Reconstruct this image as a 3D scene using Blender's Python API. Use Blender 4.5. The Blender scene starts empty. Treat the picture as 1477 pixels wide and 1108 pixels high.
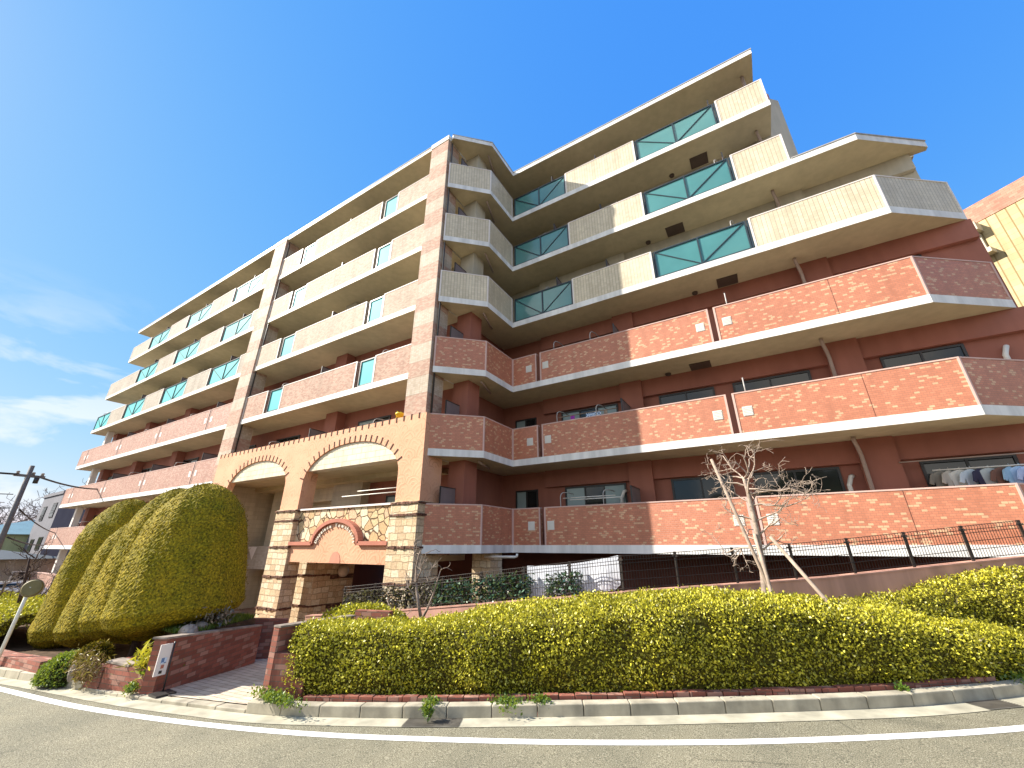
import bpy, bmesh, math, random
import numpy as np
from mathutils import Vector, Matrix

random.seed(7)
RNG = np.random.default_rng(7)
SC = bpy.context.scene
COL = SC.collection
R = math.radians

# ------------------------------------------------------------------ camera
cam_d = bpy.data.cameras.new('camera')
cam_d.sensor_width = 36.0
cam_d.lens = 576.8 / 1477 * 36.0
cam_d.clip_start = 0.05
cam_d.clip_end = 3000
cam = bpy.data.objects.new('camera', cam_d)
COL.objects.link(cam)
cam.location = (0, 0, 0)
cam.rotation_euler = (R(90 + 22.003), R(0.0), R(31.112))
SC.camera = cam

# ------------------------------------------------------------------ sky, sun, exposure
SUN_EL = R(35.4)
S = Vector((-0.885 * math.cos(SUN_EL), -0.466 * math.cos(SUN_EL), math.sin(SUN_EL)))
world = bpy.data.worlds.new('World')
SC.world = world
world.use_nodes = True
wn, wl = world.node_tree.nodes, world.node_tree.links
wn.clear()
w_out = wn.new('ShaderNodeOutputWorld')
w_bg = wn.new('ShaderNodeBackground')
sky = wn.new('ShaderNodeTexSky')
sky.sky_type = 'NISHITA'
sky.sun_disc = False
sky.sun_elevation = SUN_EL
sky.sun_rotation = math.atan2(S.x, S.y)
sky.altitude = 100
sky.air_density = 1.0
sky.dust_density = 0.35
sky.ozone_density = 1.2
w_bg.inputs['Strength'].default_value = 0.133
# grade the sky channel by channel towards the deep, slightly azure blue of the photograph
sps = wn.new('ShaderNodeSeparateColor')
cmb = wn.new('ShaderNodeCombineColor')
wl.new(sky.outputs[0], sps.inputs[0])
for i_, (gain, power) in enumerate(((.33, 1.0), (.96, .49), (2.95, .03))):
    pw = wn.new('ShaderNodeMath'); pw.operation = 'POWER'
    wl.new(sps.outputs[i_], pw.inputs[0]); pw.inputs[1].default_value = power
    gn = wn.new('ShaderNodeMath'); gn.operation = 'MULTIPLY'
    wl.new(pw.outputs[0], gn.inputs[0]); gn.inputs[1].default_value = gain
    wl.new(gn.outputs[0], cmb.inputs[i_])
# wisps of cloud low in the sky, laid out by direction
tc = wn.new('ShaderNodeTexCoord')
sep = wn.new('ShaderNodeSeparateXYZ')
wl.new(tc.outputs['Generated'], sep.inputs[0])
mp = wn.new('ShaderNodeMapping')
mp.inputs['Scale'].default_value = (5.5, 5.5, 16.0)
mp.inputs['Location'].default_value = (0.4, 0.2, 0.35)
wl.new(tc.outputs['Generated'], mp.inputs[0])
nz = wn.new('ShaderNodeTexNoise')
nz.inputs['Scale'].default_value = 1.0
nz.inputs['Detail'].default_value = 6
nz.inputs['Roughness'].default_value = 0.55
nz.inputs['Distortion'].default_value = 0.35
wl.new(mp.outputs[0], nz.inputs['Vector'])
cr = wn.new('ShaderNodeValToRGB')
cr.color_ramp.elements[0].position = 0.48
cr.color_ramp.elements[1].position = 0.60
wl.new(nz.outputs['Fac'], cr.inputs[0])
el = wn.new('ShaderNodeMapRange')          # only between horizon and ~25 degrees
el.inputs['From Min'].default_value = 0.42
el.inputs['From Max'].default_value = 0.10
el.clamp = True
wl.new(sep.outputs['Z'], el.inputs['Value'])
mul = wn.new('ShaderNodeMath')
mul.operation = 'MULTIPLY'
wl.new(cr.outputs[0], mul.inputs[0])
wl.new(el.outputs[0], mul.inputs[1])
mixc = wn.new('ShaderNodeMixRGB')
mixc.inputs['Color2'].default_value = (3.2, 3.35, 3.4, 1)
wl.new(mul.outputs[0], mixc.inputs['Fac'])
wl.new(cmb.outputs[0], mixc.inputs['Color1'])
# unseen bright cloud banks added as white fill for the shaded facades (towards -Y)
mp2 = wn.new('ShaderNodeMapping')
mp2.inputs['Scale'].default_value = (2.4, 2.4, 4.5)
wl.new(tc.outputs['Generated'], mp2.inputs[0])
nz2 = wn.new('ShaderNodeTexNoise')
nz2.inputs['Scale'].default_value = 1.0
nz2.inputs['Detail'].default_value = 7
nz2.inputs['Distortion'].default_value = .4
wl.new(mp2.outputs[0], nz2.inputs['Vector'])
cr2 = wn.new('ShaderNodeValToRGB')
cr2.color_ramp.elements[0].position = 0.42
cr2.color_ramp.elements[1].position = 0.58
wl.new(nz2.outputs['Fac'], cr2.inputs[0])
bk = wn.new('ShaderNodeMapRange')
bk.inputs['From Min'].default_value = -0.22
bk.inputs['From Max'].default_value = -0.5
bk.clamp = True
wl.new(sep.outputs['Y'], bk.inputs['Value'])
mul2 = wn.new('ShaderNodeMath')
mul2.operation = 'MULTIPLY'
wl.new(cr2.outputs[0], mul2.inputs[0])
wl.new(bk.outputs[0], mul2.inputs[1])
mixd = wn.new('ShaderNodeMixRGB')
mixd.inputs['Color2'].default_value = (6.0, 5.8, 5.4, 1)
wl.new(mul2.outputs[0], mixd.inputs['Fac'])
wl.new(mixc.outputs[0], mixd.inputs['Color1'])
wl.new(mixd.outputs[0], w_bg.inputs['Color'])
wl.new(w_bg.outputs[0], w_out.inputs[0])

sun_d = bpy.data.lights.new('sun', 'SUN')
sun_d.energy = 5.0
sun_d.angle = R(0.5)
sun_d.color = (1.0, 0.93, 0.82)
sun = bpy.data.objects.new('sun', sun_d)
COL.objects.link(sun)
sun.rotation_euler = (-S).to_track_quat('-Z', 'Y').to_euler()
sun.location = (-30, -20, 40)

SC.view_settings.view_transform = 'Standard'
SC.view_settings.look = 'None'
SC.view_settings.gamma = 1
SC.view_settings.exposure = 1.27
SC.render.engine = 'CYCLES'
SC.cycles.max_bounces = 7
SC.cycles.transparent_max_bounces = 6

# ------------------------------------------------------------------ node helpers
class NT:
    def __init__(self, name):
        self.m = bpy.data.materials.new(name)
        self.m.use_nodes = True
        self.n, self.l = self.m.node_tree.nodes, self.m.node_tree.links
        self.n.clear()
        self.out = self.n.new('ShaderNodeOutputMaterial')
    def add(self, typ, **kw):
        nd = self.n.new(typ)
        for k, v in kw.items():
            setattr(nd, k, v)
        return nd
    def put(self, sock, v):
        if isinstance(v, bpy.types.NodeSocket):
            self.l.new(v, sock)
        else:
            if isinstance(v, tuple) and len(v) == 3 and sock.type == 'RGBA':
                v = (*v, 1)
            sock.default_value = v
    def uv(self):
        return self.add('ShaderNodeUVMap').outputs[0]
    def obj(self):
        return self.add('ShaderNodeTexCoord').outputs['Object']
    def noise(self, vec, scale, detail=3, rough=.55, dist=0):
        nd = self.add('ShaderNodeTexNoise')
        if vec is not None: self.put(nd.inputs['Vector'], vec)
        nd.inputs['Scale'].default_value = scale
        nd.inputs['Detail'].default_value = detail
        nd.inputs['Roughness'].default_value = rough
        nd.inputs['Distortion'].default_value = dist
        return nd.outputs['Fac']
    def ramp(self, fac, stops, const=False):
        nd = self.add('ShaderNodeValToRGB')
        r = nd.color_ramp
        if const: r.interpolation = 'CONSTANT'
        while len(r.elements) < len(stops): r.elements.new(.5)
        for e, (p, c) in zip(r.elements, stops):
            e.position = p
            e.color = (*c, 1) if len(c) == 3 else c
        self.put(nd.inputs[0], fac)
        return nd.outputs[0]
    def mix(self, fac, a, b, blend='MIX'):
        nd = self.add('ShaderNodeMixRGB', blend_type=blend)
        self.put(nd.inputs[0], fac); self.put(nd.inputs[1], a); self.put(nd.inputs[2], b)
        return nd.outputs[0]
    def math(self, op, a, b=0.0, c=None):
        nd = self.add('ShaderNodeMath', operation=op)
        self.put(nd.inputs[0], a); self.put(nd.inputs[1], b)
        if c is not None: self.put(nd.inputs[2], c)
        return nd.outputs[0]
    def scalev(self, vec, s):
        nd = self.add('ShaderNodeMapping')
        self.put(nd.inputs[0], vec)
        nd.inputs['Scale'].default_value = s
        return nd.outputs[0]
    def bump(self, h, strength, dist=.01):
        nd = self.add('ShaderNodeBump')
        nd.inputs['Strength'].default_value = strength
        nd.inputs['Distance'].default_value = dist
        self.put(nd.inputs['Height'], h)
        return nd.outputs[0]
    def pbr(self, col, rough=.6, normal=None, spec=.4, metal=0.0, **kw):
        nd = self.add('ShaderNodeBsdfPrincipled')
        self.put(nd.inputs['Base Color'], col)
        self.put(nd.inputs['Roughness'], rough)
        nd.inputs['Specular IOR Level'].default_value = spec
        nd.inputs['Metallic'].default_value = metal
        if normal is not None: self.put(nd.inputs['Normal'], normal)
        for k, v in kw.items(): self.put(nd.inputs[k], v)
        self.l.new(nd.outputs[0], self.out.inputs[0])
        return self.m

def paint(name, col, var=.10, rough=.65, scale=1.2, streak=.10, spec=.3, bump=.0):
    t = NT(name); o = t.obj()
    n1 = t.noise(o, scale, 4)
    n2 = t.noise(t.scalev(o, (2.2, 2.2, .25)), 1.6, 4)
    dk = tuple(c * (1 - 2.4 * var) for c in col); lt = tuple(min(1, c * (1 + var)) for c in col)
    c = t.ramp(n1, [(.3, dk), (.7, lt)])
    st = t.ramp(n2, [(.35, (1 - streak * 2.2,) * 3), (.62, (1, 1, 1))])
    c = t.mix(1.0, c, st, 'MULTIPLY')
    nb = t.bump(t.noise(o, 60, 3), bump, .004) if bump else None
    return t.pbr(c, rough, nb, spec)

def tiles(name, c1, c2, share, mortar, bw, rh, ms=.005, offset=.5, rough=.42, var=.2, spec=.45, hms=None):
    """small wall tiles / bricks: every cell gets its own random tint; joints ms (upright) and hms (level) wide"""
    t = NT(name); s_ = t.add('ShaderNodeSeparateXYZ'); u = t.uv(); t.put(s_.inputs[0], u)
    V = t.math('DIVIDE', s_.outputs[1], rh); row = t.math('FLOOR', V)
    U = t.math('ADD', t.math('DIVIDE', s_.outputs[0], bw), t.math('MULTIPLY', t.math('FLOORED_MODULO', row, 2.0), offset))
    cb = t.add('ShaderNodeCombineXYZ'); t.put(cb.inputs[0], t.math('FLOOR', U)); t.put(cb.inputs[1], row)
    wn_ = t.add('ShaderNodeTexWhiteNoise', noise_dimensions='2D'); t.put(wn_.inputs['Vector'], cb.outputs[0])
    def edge(f, w):                                   # 1 on a joint, 0 on the tile
        d = t.math('ABSOLUTE', t.math('SUBTRACT', t.math('FRACT', f), .5))
        return t.math('GREATER_THAN', d, .5 - w)
    jm = t.math('MAXIMUM', edge(U, ms / bw / 2), edge(V, (hms or ms) / rh / 2))
    d = tuple(x * (1 - var) for x in c1); l = tuple(min(1, x * (1 + var)) for x in c1)
    e = tuple(x * (1 - var * .7) for x in c2); f = tuple(min(1, x * (1 + var * .6)) for x in c2)
    k = 1 - share
    col = t.ramp(wn_.outputs['Value'], [(0, d), (k * .4, c1), (k * .75, l), (k, e), (k + share * .4, c2), (k + share * .75, f)], True)
    big = t.noise(u, .6, 4)
    col = t.mix(1.0, col, t.ramp(big, [(.3, (.87, .85, .83)), (.7, (1.05, 1.04, 1.03))]), 'MULTIPLY')
    st = t.noise(t.scalev(u, (3.0, .22, 1)), 1.3, 4)
    col = t.mix(1.0, col, t.ramp(st, [(.33, (.86, .85, .84)), (.55, (1, 1, 1))]), 'MULTIPLY')
    col = t.mix(jm, col, mortar)
    inv = t.math('SUBTRACT', 1.0, jm)
    return t.pbr(col, rough, t.bump(inv, .5, .004), spec)

M = {}
M['red_tile'] = tiles('red_tile', (.54, .21, .122), (.66, .40, .24), .15, (.33, .145, .09), .105, .0535, .007, var=.07)
M['pink_tile'] = tiles('pink_tile', (.41, .235, .19), (.49, .325, .265), .42, (.34, .21, .165), .118, .0535, .006, var=.07, rough=.65, spec=.2)
M['blush_tile'] = tiles('blush_tile', (.41, .25, .19), (.47, .335, .26), .60, (.30, .19, .145), .118, .0535, .006, var=.08, rough=.7, spec=.12)
M['cream_tile'] = tiles('cream_tile', (.62, .545, .39), (.66, .585, .43), .5, (.33, .27, .19), .115, .10, .015, offset=0.0, var=.04, hms=.003)
M['grey_tile'] = tiles('grey_tile', (.41, .365, .31), (.45, .405, .345), .5, (.30, .265, .22), .2, .0675, .005, offset=0.0, rough=.75, spec=.1, var=.05)
M['pale_tile'] = tiles('pale_tile', (.46, .365, .29), (.51, .425, .34), .5, (.33, .25, .19), .118, .0535, .005, var=.07, rough=.7, spec=.12)
M['white_tile'] = tiles('white_tile', (.64, .58, .44), (.67, .61, .47), .5, (.28, .21, .12), .50, .22, .012, var=.04, offset=.5)
M['lobby_tile'] = tiles('lobby_tile', (.50, .44, .34), (.54, .48, .37), .5, (.34, .29, .21), .50, .2, .009, var=.05)
M['garden_brick'] = tiles('garden_brick', (.27, .095, .066), (.36, .19, .145), .25, (.13, .085, .065), .21, .072, .009, rough=.75, var=.16, spec=.25)
M['paving'] = tiles('paving', (.60, .53, .42), (.54, .46, .36), .35, (.20, .15, .11), .30, .15, .014, rough=.8, var=.06, spec=.2)
M['porch_paving'] = tiles('porch_paving', (.33, .18, .12), (.40, .24, .17), .35, (.2, .13, .1), .3, .3, .006, rough=.7, var=.1)
M['fascia'] = paint('fascia', (.80, .79, .76), .04, .6, .7, .10)
M['cream_fascia'] = paint('cream_fascia', (.72, .69, .60), .04, .6, .7, .06)
M['soffit'] = paint('soffit', (.57, .48, .31), .06, .75, .5, .05)
M['maroon'] = paint('maroon', (.34, .13, .09), .06, .7, .8, .04)
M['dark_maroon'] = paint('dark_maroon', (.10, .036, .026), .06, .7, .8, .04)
M['beige_wall'] = paint('beige_wall', (.50, .45, .35), .06, .7, .8, .06)
M['white_trim'] = paint('white_trim', (.76, .70, .65), .03, .55, 1.5, .03)
M['pink_trim'] = paint('pink_trim', (.62, .42, .36), .04, .6, 1.5, .04)
M['terracotta_trim'] = paint('terracotta_trim', (.46, .17, .11), .05, .6, 2, .04)
M['salmon'] = paint('salmon', (.60, .27, .18), .05, .6, 2, .04)
M['wall_pink'] = paint('wall_pink', (.56, .31, .235), .08, .75, .7, .12, bump=.15)
M['dark_metal'] = paint('dark_metal', (.028, .026, .025), .1, .45, 4, .05, .5)
M['fence_metal'] = paint('fence_metal', (.035, .026, .021), .1, .5, 4, .05, .4)
M['navy_frame'] = paint('navy_frame', (.02, .035, .045), .05, .4, 3, .03, .5)
M['grey_metal'] = paint('grey_metal', (.42, .40, .38), .06, .4, 5, .05, .5)
M['white_plastic'] = paint('white_plastic', (.72, .70, .64), .03, .45, 4, .04, .5)
M['pipe_paint'] = paint('pipe_paint', (.40, .30, .25), .05, .5, 3, .06, .4)
M['hatch'] = paint('hatch', (.09, .06, .045), .05, .6, 3, .06)
M['drain_iron'] = paint('drain_iron', (.16, .15, .125), .12, .7, 9, .1, .3, .3)
M['screen_board'] = paint('screen_board', (.20, .155, .15), .05, .6, 2, .05)
M['black_room'] = paint('black_room', (.02, .012, .01), .05, .8, 2, .05)
M['kerb_stone'] = paint('kerb_stone', (.45, .405, .31), .13, .85, 3.5, .12, .2, .35)
M['gutter_stone'] = paint('gutter_stone', (.45, .42, .32), .12, .85, 3.0, .1, .2, .3)
t = NT('road_paint'); o = t.obj()
w1, w2 = t.noise(o, 70, 3, .7), t.noise(o, 2.2, 4)
wear = t.math('MULTIPLY', t.ramp(w1, [(.56, (0, 0, 0)), (.66, (1, 1, 1))]), t.ramp(w2, [(.42, (.15, .15, .15)), (.68, (1, 1, 1))]))
M['road_paint'] = t.pbr(t.mix(t.math('MULTIPLY', wear, .7), (.78, .78, .76), (.25, .235, .19)), .75, t.bump(w1, .3, .004), .3)
M['soil'] = paint('soil', (.10, .065, .04), .2, .95, 6, .1, .1, .6)
M['bark'] = paint('bark', (.33, .26, .21), .18, .9, 14, .15, .15, .6)
M['dark_bark'] = paint('dark_bark', (.09, .06, .05), .18, .9, 14, .15, .15, .6)
M['pale_twig'] = paint('pale_twig', (.42, .33, .265), .12, .9, 14, .1, .15)
M['twig_mass'] = paint('twig_mass', (.23, .18, .16), .15, .9, 5, .1, .1)
M['timber'] = paint('timber', (.40, .31, .24), .14, .85, 9, .15, .2, .4)
M['stone_grey'] = paint('stone_grey', (.36, .30, .25), .2, .9, 5, .2, .2, .6)
M['concrete_pole'] = paint('concrete_pole', (.16, .15, .15), .08, .8, 3, .08)
M['wire'] = paint('wire', (.03, .03, .035), .02, .6, 3, .0)
M['white_cloth'] = paint('white_cloth', (.70, .72, .78), .05, .9, 2, .05, .1)
M['yellow_plastic'] = paint('yellow_plastic', (.80, .55, .02), .03, .4, 4, .02, .5)
M['purple_cloth'] = paint('purple_cloth', (.38, .07, .42), .05, .9, 4, .05, .1)
M['lamp_glass'] = paint('lamp_glass', (.52, .47, .40), .03, .3, 4, .02, .5)
M['letter'] = paint('letter', (.72, .66, .55), .04, .5, 9, .03, .4)

t = NT('asphalt'); o = t.obj()
fine = t.noise(o, 95, 2, .7); mid = t.noise(o, 1.1, 5); sp = t.noise(o, 42, 2, .8)
c = t.ramp(fine, [(.36, (.068, .063, .044)), (.5, (.18, .167, .122)), (.62, (.35, .325, .24))])
c = t.mix(1.0, c, t.ramp(mid, [(.3, (.78, .79, .76)), (.7, (1.08, 1.06, 1.0))]), 'MULTIPLY')
c = t.mix(t.ramp(sp, [(.66, (0, 0, 0)), (.72, (1, 1, 1))]), c, (.42, .40, .33))
seam = t.noise(t.scalev(o, (.16, .9, 1)), 1.0, 5, .6)
c = t.mix(1.0, c, t.ramp(seam, [(.36, (.80, .80, .80)), (.46, (1, 1, 1)), (.62, (1.0, 1.0, 1.0)), (.70, (1.10, 1.09, 1.06))]), 'MULTIPLY')
vc = t.add('ShaderNodeTexVoronoi', feature='DISTANCE_TO_EDGE'); t.put(vc.inputs['Vector'], t.mix(.25, o, t.add('ShaderNodeTexNoise').outputs['Color'])); vc.inputs['Scale'].default_value = .55
crk = t.math('MULTIPLY', t.ramp(vc.outputs['Distance'], [(.002, (1, 1, 1)), (.006, (0, 0, 0))]), t.ramp(t.noise(o, .45, 2), [(.48, (0, 0, 0)), (.56, (1, 1, 1))]))
c = t.mix(t.math('MULTIPLY', crk, .55), c, (.03, .028, .022))
M['asphalt'] = t.pbr(c, .88, t.bump(fine, .55, .006), .25)

def stone(name, scale, cols, joint, jw, bumpd=.03, course=None):
    t = NT(name); u = t.uv()
    wob = t.noise(u, 3.0, 3)
    wv = t.add('ShaderNodeVectorMath', operation='ADD')
    cn = t.add('ShaderNodeTexNoise'); t.put(cn.inputs['Vector'], u); cn.inputs['Scale'].default_value = 2.5
    sc = t.add('ShaderNodeVectorMath', operation='SCALE'); t.put(sc.inputs[0], cn.outputs['Color']); sc.inputs['Scale'].default_value = .10
    t.put(wv.inputs[0], u); t.put(wv.inputs[1], sc.outputs[0])
    if course:
        b = t.add('ShaderNodeTexBrick'); b.offset = .37; b.squash = .7; b.squash_frequency = 3
        t.put(b.inputs['Vector'], wv.outputs[0])
        for k, v in (('Scale', 1.0), ('Mortar Size', jw), ('Mortar Smooth', .3), ('Brick Width', course[0]), ('Row Height', course[1])):
            b.inputs[k].default_value = v
        b.inputs['Color1'].default_value = (0, 0, 0, 1); b.inputs['Color2'].default_value = (1, 1, 1, 1)
        tint, jm = b.outputs['Color'], b.outputs['Fac']
    else:
        v1 = t.add('ShaderNodeTexVoronoi'); t.put(v1.inputs['Vector'], wv.outputs[0]); v1.inputs['Scale'].default_value = scale
        v2 = t.add('ShaderNodeTexVoronoi', feature='DISTANCE_TO_EDGE'); t.put(v2.inputs['Vector'], wv.outputs[0]); v2.inputs['Scale'].default_value = scale
        sp_ = t.add('ShaderNodeSeparateColor'); t.put(sp_.inputs[0], v1.outputs['Color'])
        tint = sp_.outputs[0]
        jm = t.ramp(v2.outputs['Distance'], [(jw * .45, (1, 1, 1)), (jw, (0, 0, 0))])
    col = t.ramp(tint, [(i / len(cols), cc) for i, cc in enumerate(cols)], True)
    gr = t.noise(u, 16, 5, .65)
    col = t.mix(1.0, col, t.ramp(gr, [(.3, (.74, .69, .62)), (.65, (1.1, 1.08, 1.05))]), 'MULTIPLY')
    col = t.mix(jm, col, joint)
    h = t.math('SUBTRACT', t.math('MULTIPLY', gr, .6), t.math('MULTIPLY', jm, 1.0))
    return t.pbr(col, .85, t.bump(h, .9, bumpd), .2)
M['rubble'] = stone('rubble', 3.1, [(.60, .47, .28), (.66, .57, .38), (.52, .37, .21), (.70, .62, .45), (.58, .42, .28)], (.13, .075, .04), .05)
M['ashlar'] = stone('ashlar', 3, [(.60, .47, .31), (.66, .55, .38), (.54, .41, .27), (.68, .60, .45)], (.36, .26, .16), .010, .03, (.33, .20))
M['tooth_brick'] = paint('tooth_brick', (.10, .045, .03), .12, .8, 6, .1, .2)
M['band_stone'] = stone('band_stone', 9, [(.16, .08, .055), (.22, .12, .085), (.13, .07, .05)], (.06, .03, .02), .05)

# fan-trowelled orange stucco
t = NT('stucco'); u = t.uv()
sx = t.add('ShaderNodeSeparateXYZ'); t.put(sx.inputs[0], u)
wob = t.noise(u, 2.2, 2)
V0 = t.math('ADD', t.math('DIVIDE', sx.outputs[1], .29), t.math('MULTIPLY', wob, 1.4))
row = t.math('FLOOR', V0)
U0 = t.math('ADD', t.math('ADD', t.math('DIVIDE', sx.outputs[0], .64), t.math('MULTIPLY', row, .5)), t.math('MULTIPLY', t.noise(u, 1.1, 1), .9))
uu = t.math('MULTIPLY', t.math('SUBTRACT', t.math('FRACT', U0), .5), .64)
vv = t.math('MULTIPLY', t.math('FRACT', V0), .29)
dd = t.math('SQRT', t.math('ADD', t.math('MULTIPLY', uu, uu), t.math('MULTIPLY', vv, vv)))
rg = t.math('SINE', t.math('MULTIPLY', dd, 50.0))
patch = t.ramp(t.noise(u, 1.7, 2), [(.40, (0, 0, 0)), (.60, (1, 1, 1))])
line = t.math('MULTIPLY', t.ramp(rg, [(.80, (0, 0, 0)), (.98, (1, 1, 1))]), patch)
c = t.ramp(t.noise(u, .8, 4), [(.3, (.60, .315, .19)), (.7, (.68, .385, .24))])
c = t.mix(t.math('MULTIPLY', line, .62), c, (.36, .16, .08))
hh = t.math('ADD', t.math('MULTIPLY', rg, .5), t.noise(u, 45, 3))
M['stucco'] = t.pbr(c, .8, t.bump(hh, .35, .008), .2)

def glass(name, col, rough, alpha=1.0, coat=.8):
    t = NT(name); o = t.obj()
    n = t.noise(o, .7, 3)
    c = t.mix(t.ramp(n, [(.35, (0, 0, 0)), (.7, (1, 1, 1))]), col, tuple(min(1, x * 1.25) for x in col))
    wv = t.bump(t.noise(o, 1.3, 2), .06, .05)
    m = t.pbr(c, rough, wv, (.5 if rough < .5 else .12) if coat == 0 else .75)
    b = [n_ for n_ in t.n if n_.type == 'BSDF_PRINCIPLED'][0]
    b.inputs['Coat Weight'].default_value = coat
    b.inputs['Coat Roughness'].default_value = .03
    return m
def see_through(m, fac, tint):
    n, l = m.node_tree.nodes, m.node_tree.links
    p = [x for x in n if x.type == 'BSDF_PRINCIPLED'][0]; o = [x for x in n if x.type == 'OUTPUT_MATERIAL'][0]
    tr = n.new('ShaderNodeBsdfTransparent'); tr.inputs[0].default_value = (*tint, 1)
    mx = n.new('ShaderNodeMixShader'); mx.inputs[0].default_value = fac
    l.new(p.outputs[0], mx.inputs[1]); l.new(tr.outputs[0], mx.inputs[2]); l.new(mx.outputs[0], o.inputs[0])
    return m
M['teal_glass'] = glass('teal_glass', (.085, .25, .245), .25)
see_through(M['teal_glass'], .30, (.35, .85, .85))
M['cyan_glass'] = glass('cyan_glass', (.085, .38, .40), .6, coat=0.0)
M['window_glass'] = glass('window_glass', (.012, .014, .014), .05, coat=0.0)
M['curtain_glass'] = glass('curtain_glass', (.24, .31, .31), .2, coat=0.0)
M['car_white'] = glass('car_white', (.74, .74, .75), .25)

def leafmat(name, stops, trans=.35, rough=.45, gl=.05):
    t = NT(name)
    g = t.add('ShaderNodeNewGeometry')
    o = t.obj()
    f = t.math('ADD', t.math('MULTIPLY', g.outputs['Random Per Island'], .75), t.math('MULTIPLY', t.noise(o, 1.3, 3), .45))
    f = t.math('SUBTRACT', f, .10)
    c = t.ramp(f, stops)
    d = t.add('ShaderNodeBsdfDiffuse'); t.put(d.inputs[0], c)
    tr = t.add('ShaderNodeBsdfTranslucent'); t.put(tr.inputs[0], t.mix(.5, c, (.42, .46, .03), 'MIX'))
    mx = t.add('ShaderNodeMixShader'); mx.inputs[0].default_value = trans
    t.l.new(d.outputs[0], mx.inputs[1]); t.l.new(tr.outputs[0], mx.inputs[2])
    gs = t.add('ShaderNodeBsdfGlossy'); gs.inputs['Roughness'].default_value = rough; t.put(gs.inputs[0], (.8, .8, .7))
    m2 = t.add('ShaderNodeMixShader'); m2.inputs[0].default_value = gl
    t.l.new(mx.outputs[0], m2.inputs[1]); t.l.new(gs.outputs[0], m2.inputs[2])
    t.l.new(m2.outputs[0], t.out.inputs[0])
    return t.m
M['azalea'] = leafmat('azalea', [(.05, (.06, .06, .012)), (.35, (.28, .262, .02)), (.65, (.57, .525, .03)), (.95, (.78, .69, .09))], .22)
M['cypress'] = leafmat('cypress', [(.05, (.05, .042, .007)), (.4, (.15, .112, .01)), (.75, (.30, .215, .014)), (.98, (.48, .35, .03))], .04, gl=.02)
M['ivy'] = leafmat('ivy', [(.05, (.02, .05, .03)), (.5, (.05, .13, .085)), (.8, (.10, .20, .13)), (.98, (.34, .40, .30))], .15, .35, .10)
M['dry_ivy'] = leafmat('dry_ivy', [(.05, (.035, .03, .022)), (.5, (.12, .10, .075)), (.8, (.24, .21, .17)), (.98, (.42, .38, .32))], .12, .35, .08)
M['dry_plant'] = leafmat('dry_plant', [(.05, (.07, .035, .015)), (.5, (.18, .10, .045)), (.98, (.32, .20, .09))], .2)
M['lawn'] = leafmat('lawn', [(.05, (.03, .07, .012)), (.5, (.09, .17, .02)), (.98, (.22, .30, .04))], .3)
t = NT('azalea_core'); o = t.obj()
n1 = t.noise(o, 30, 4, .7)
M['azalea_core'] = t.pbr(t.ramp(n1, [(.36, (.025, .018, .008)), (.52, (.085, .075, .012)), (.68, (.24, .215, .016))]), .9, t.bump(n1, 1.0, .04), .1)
t = NT('cypress_core'); o = t.obj()
n1, n2 = t.noise(o, 26, 4, .65), t.noise(o, 2.2, 4)
cc = t.ramp(n1, [(.30, (.03, .030, .005)), (.45, (.17, .138, .010)), (.60, (.34, .26, .014)), (.74, (.55, .41, .03))])
cc = t.mix(1.0, cc, t.ramp(n2, [(.3, (.74, .80, .7)), (.7, (1.12, 1.05, 1.0))]), 'MULTIPLY')
M['cypress_core'] = t.pbr(cc, .8, t.bump(n1, .55, .02), .12)
M['leaf_core'] = paint('leaf_core', (.028, .026, .010), .2, .95, 6, .1, .05)

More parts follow.
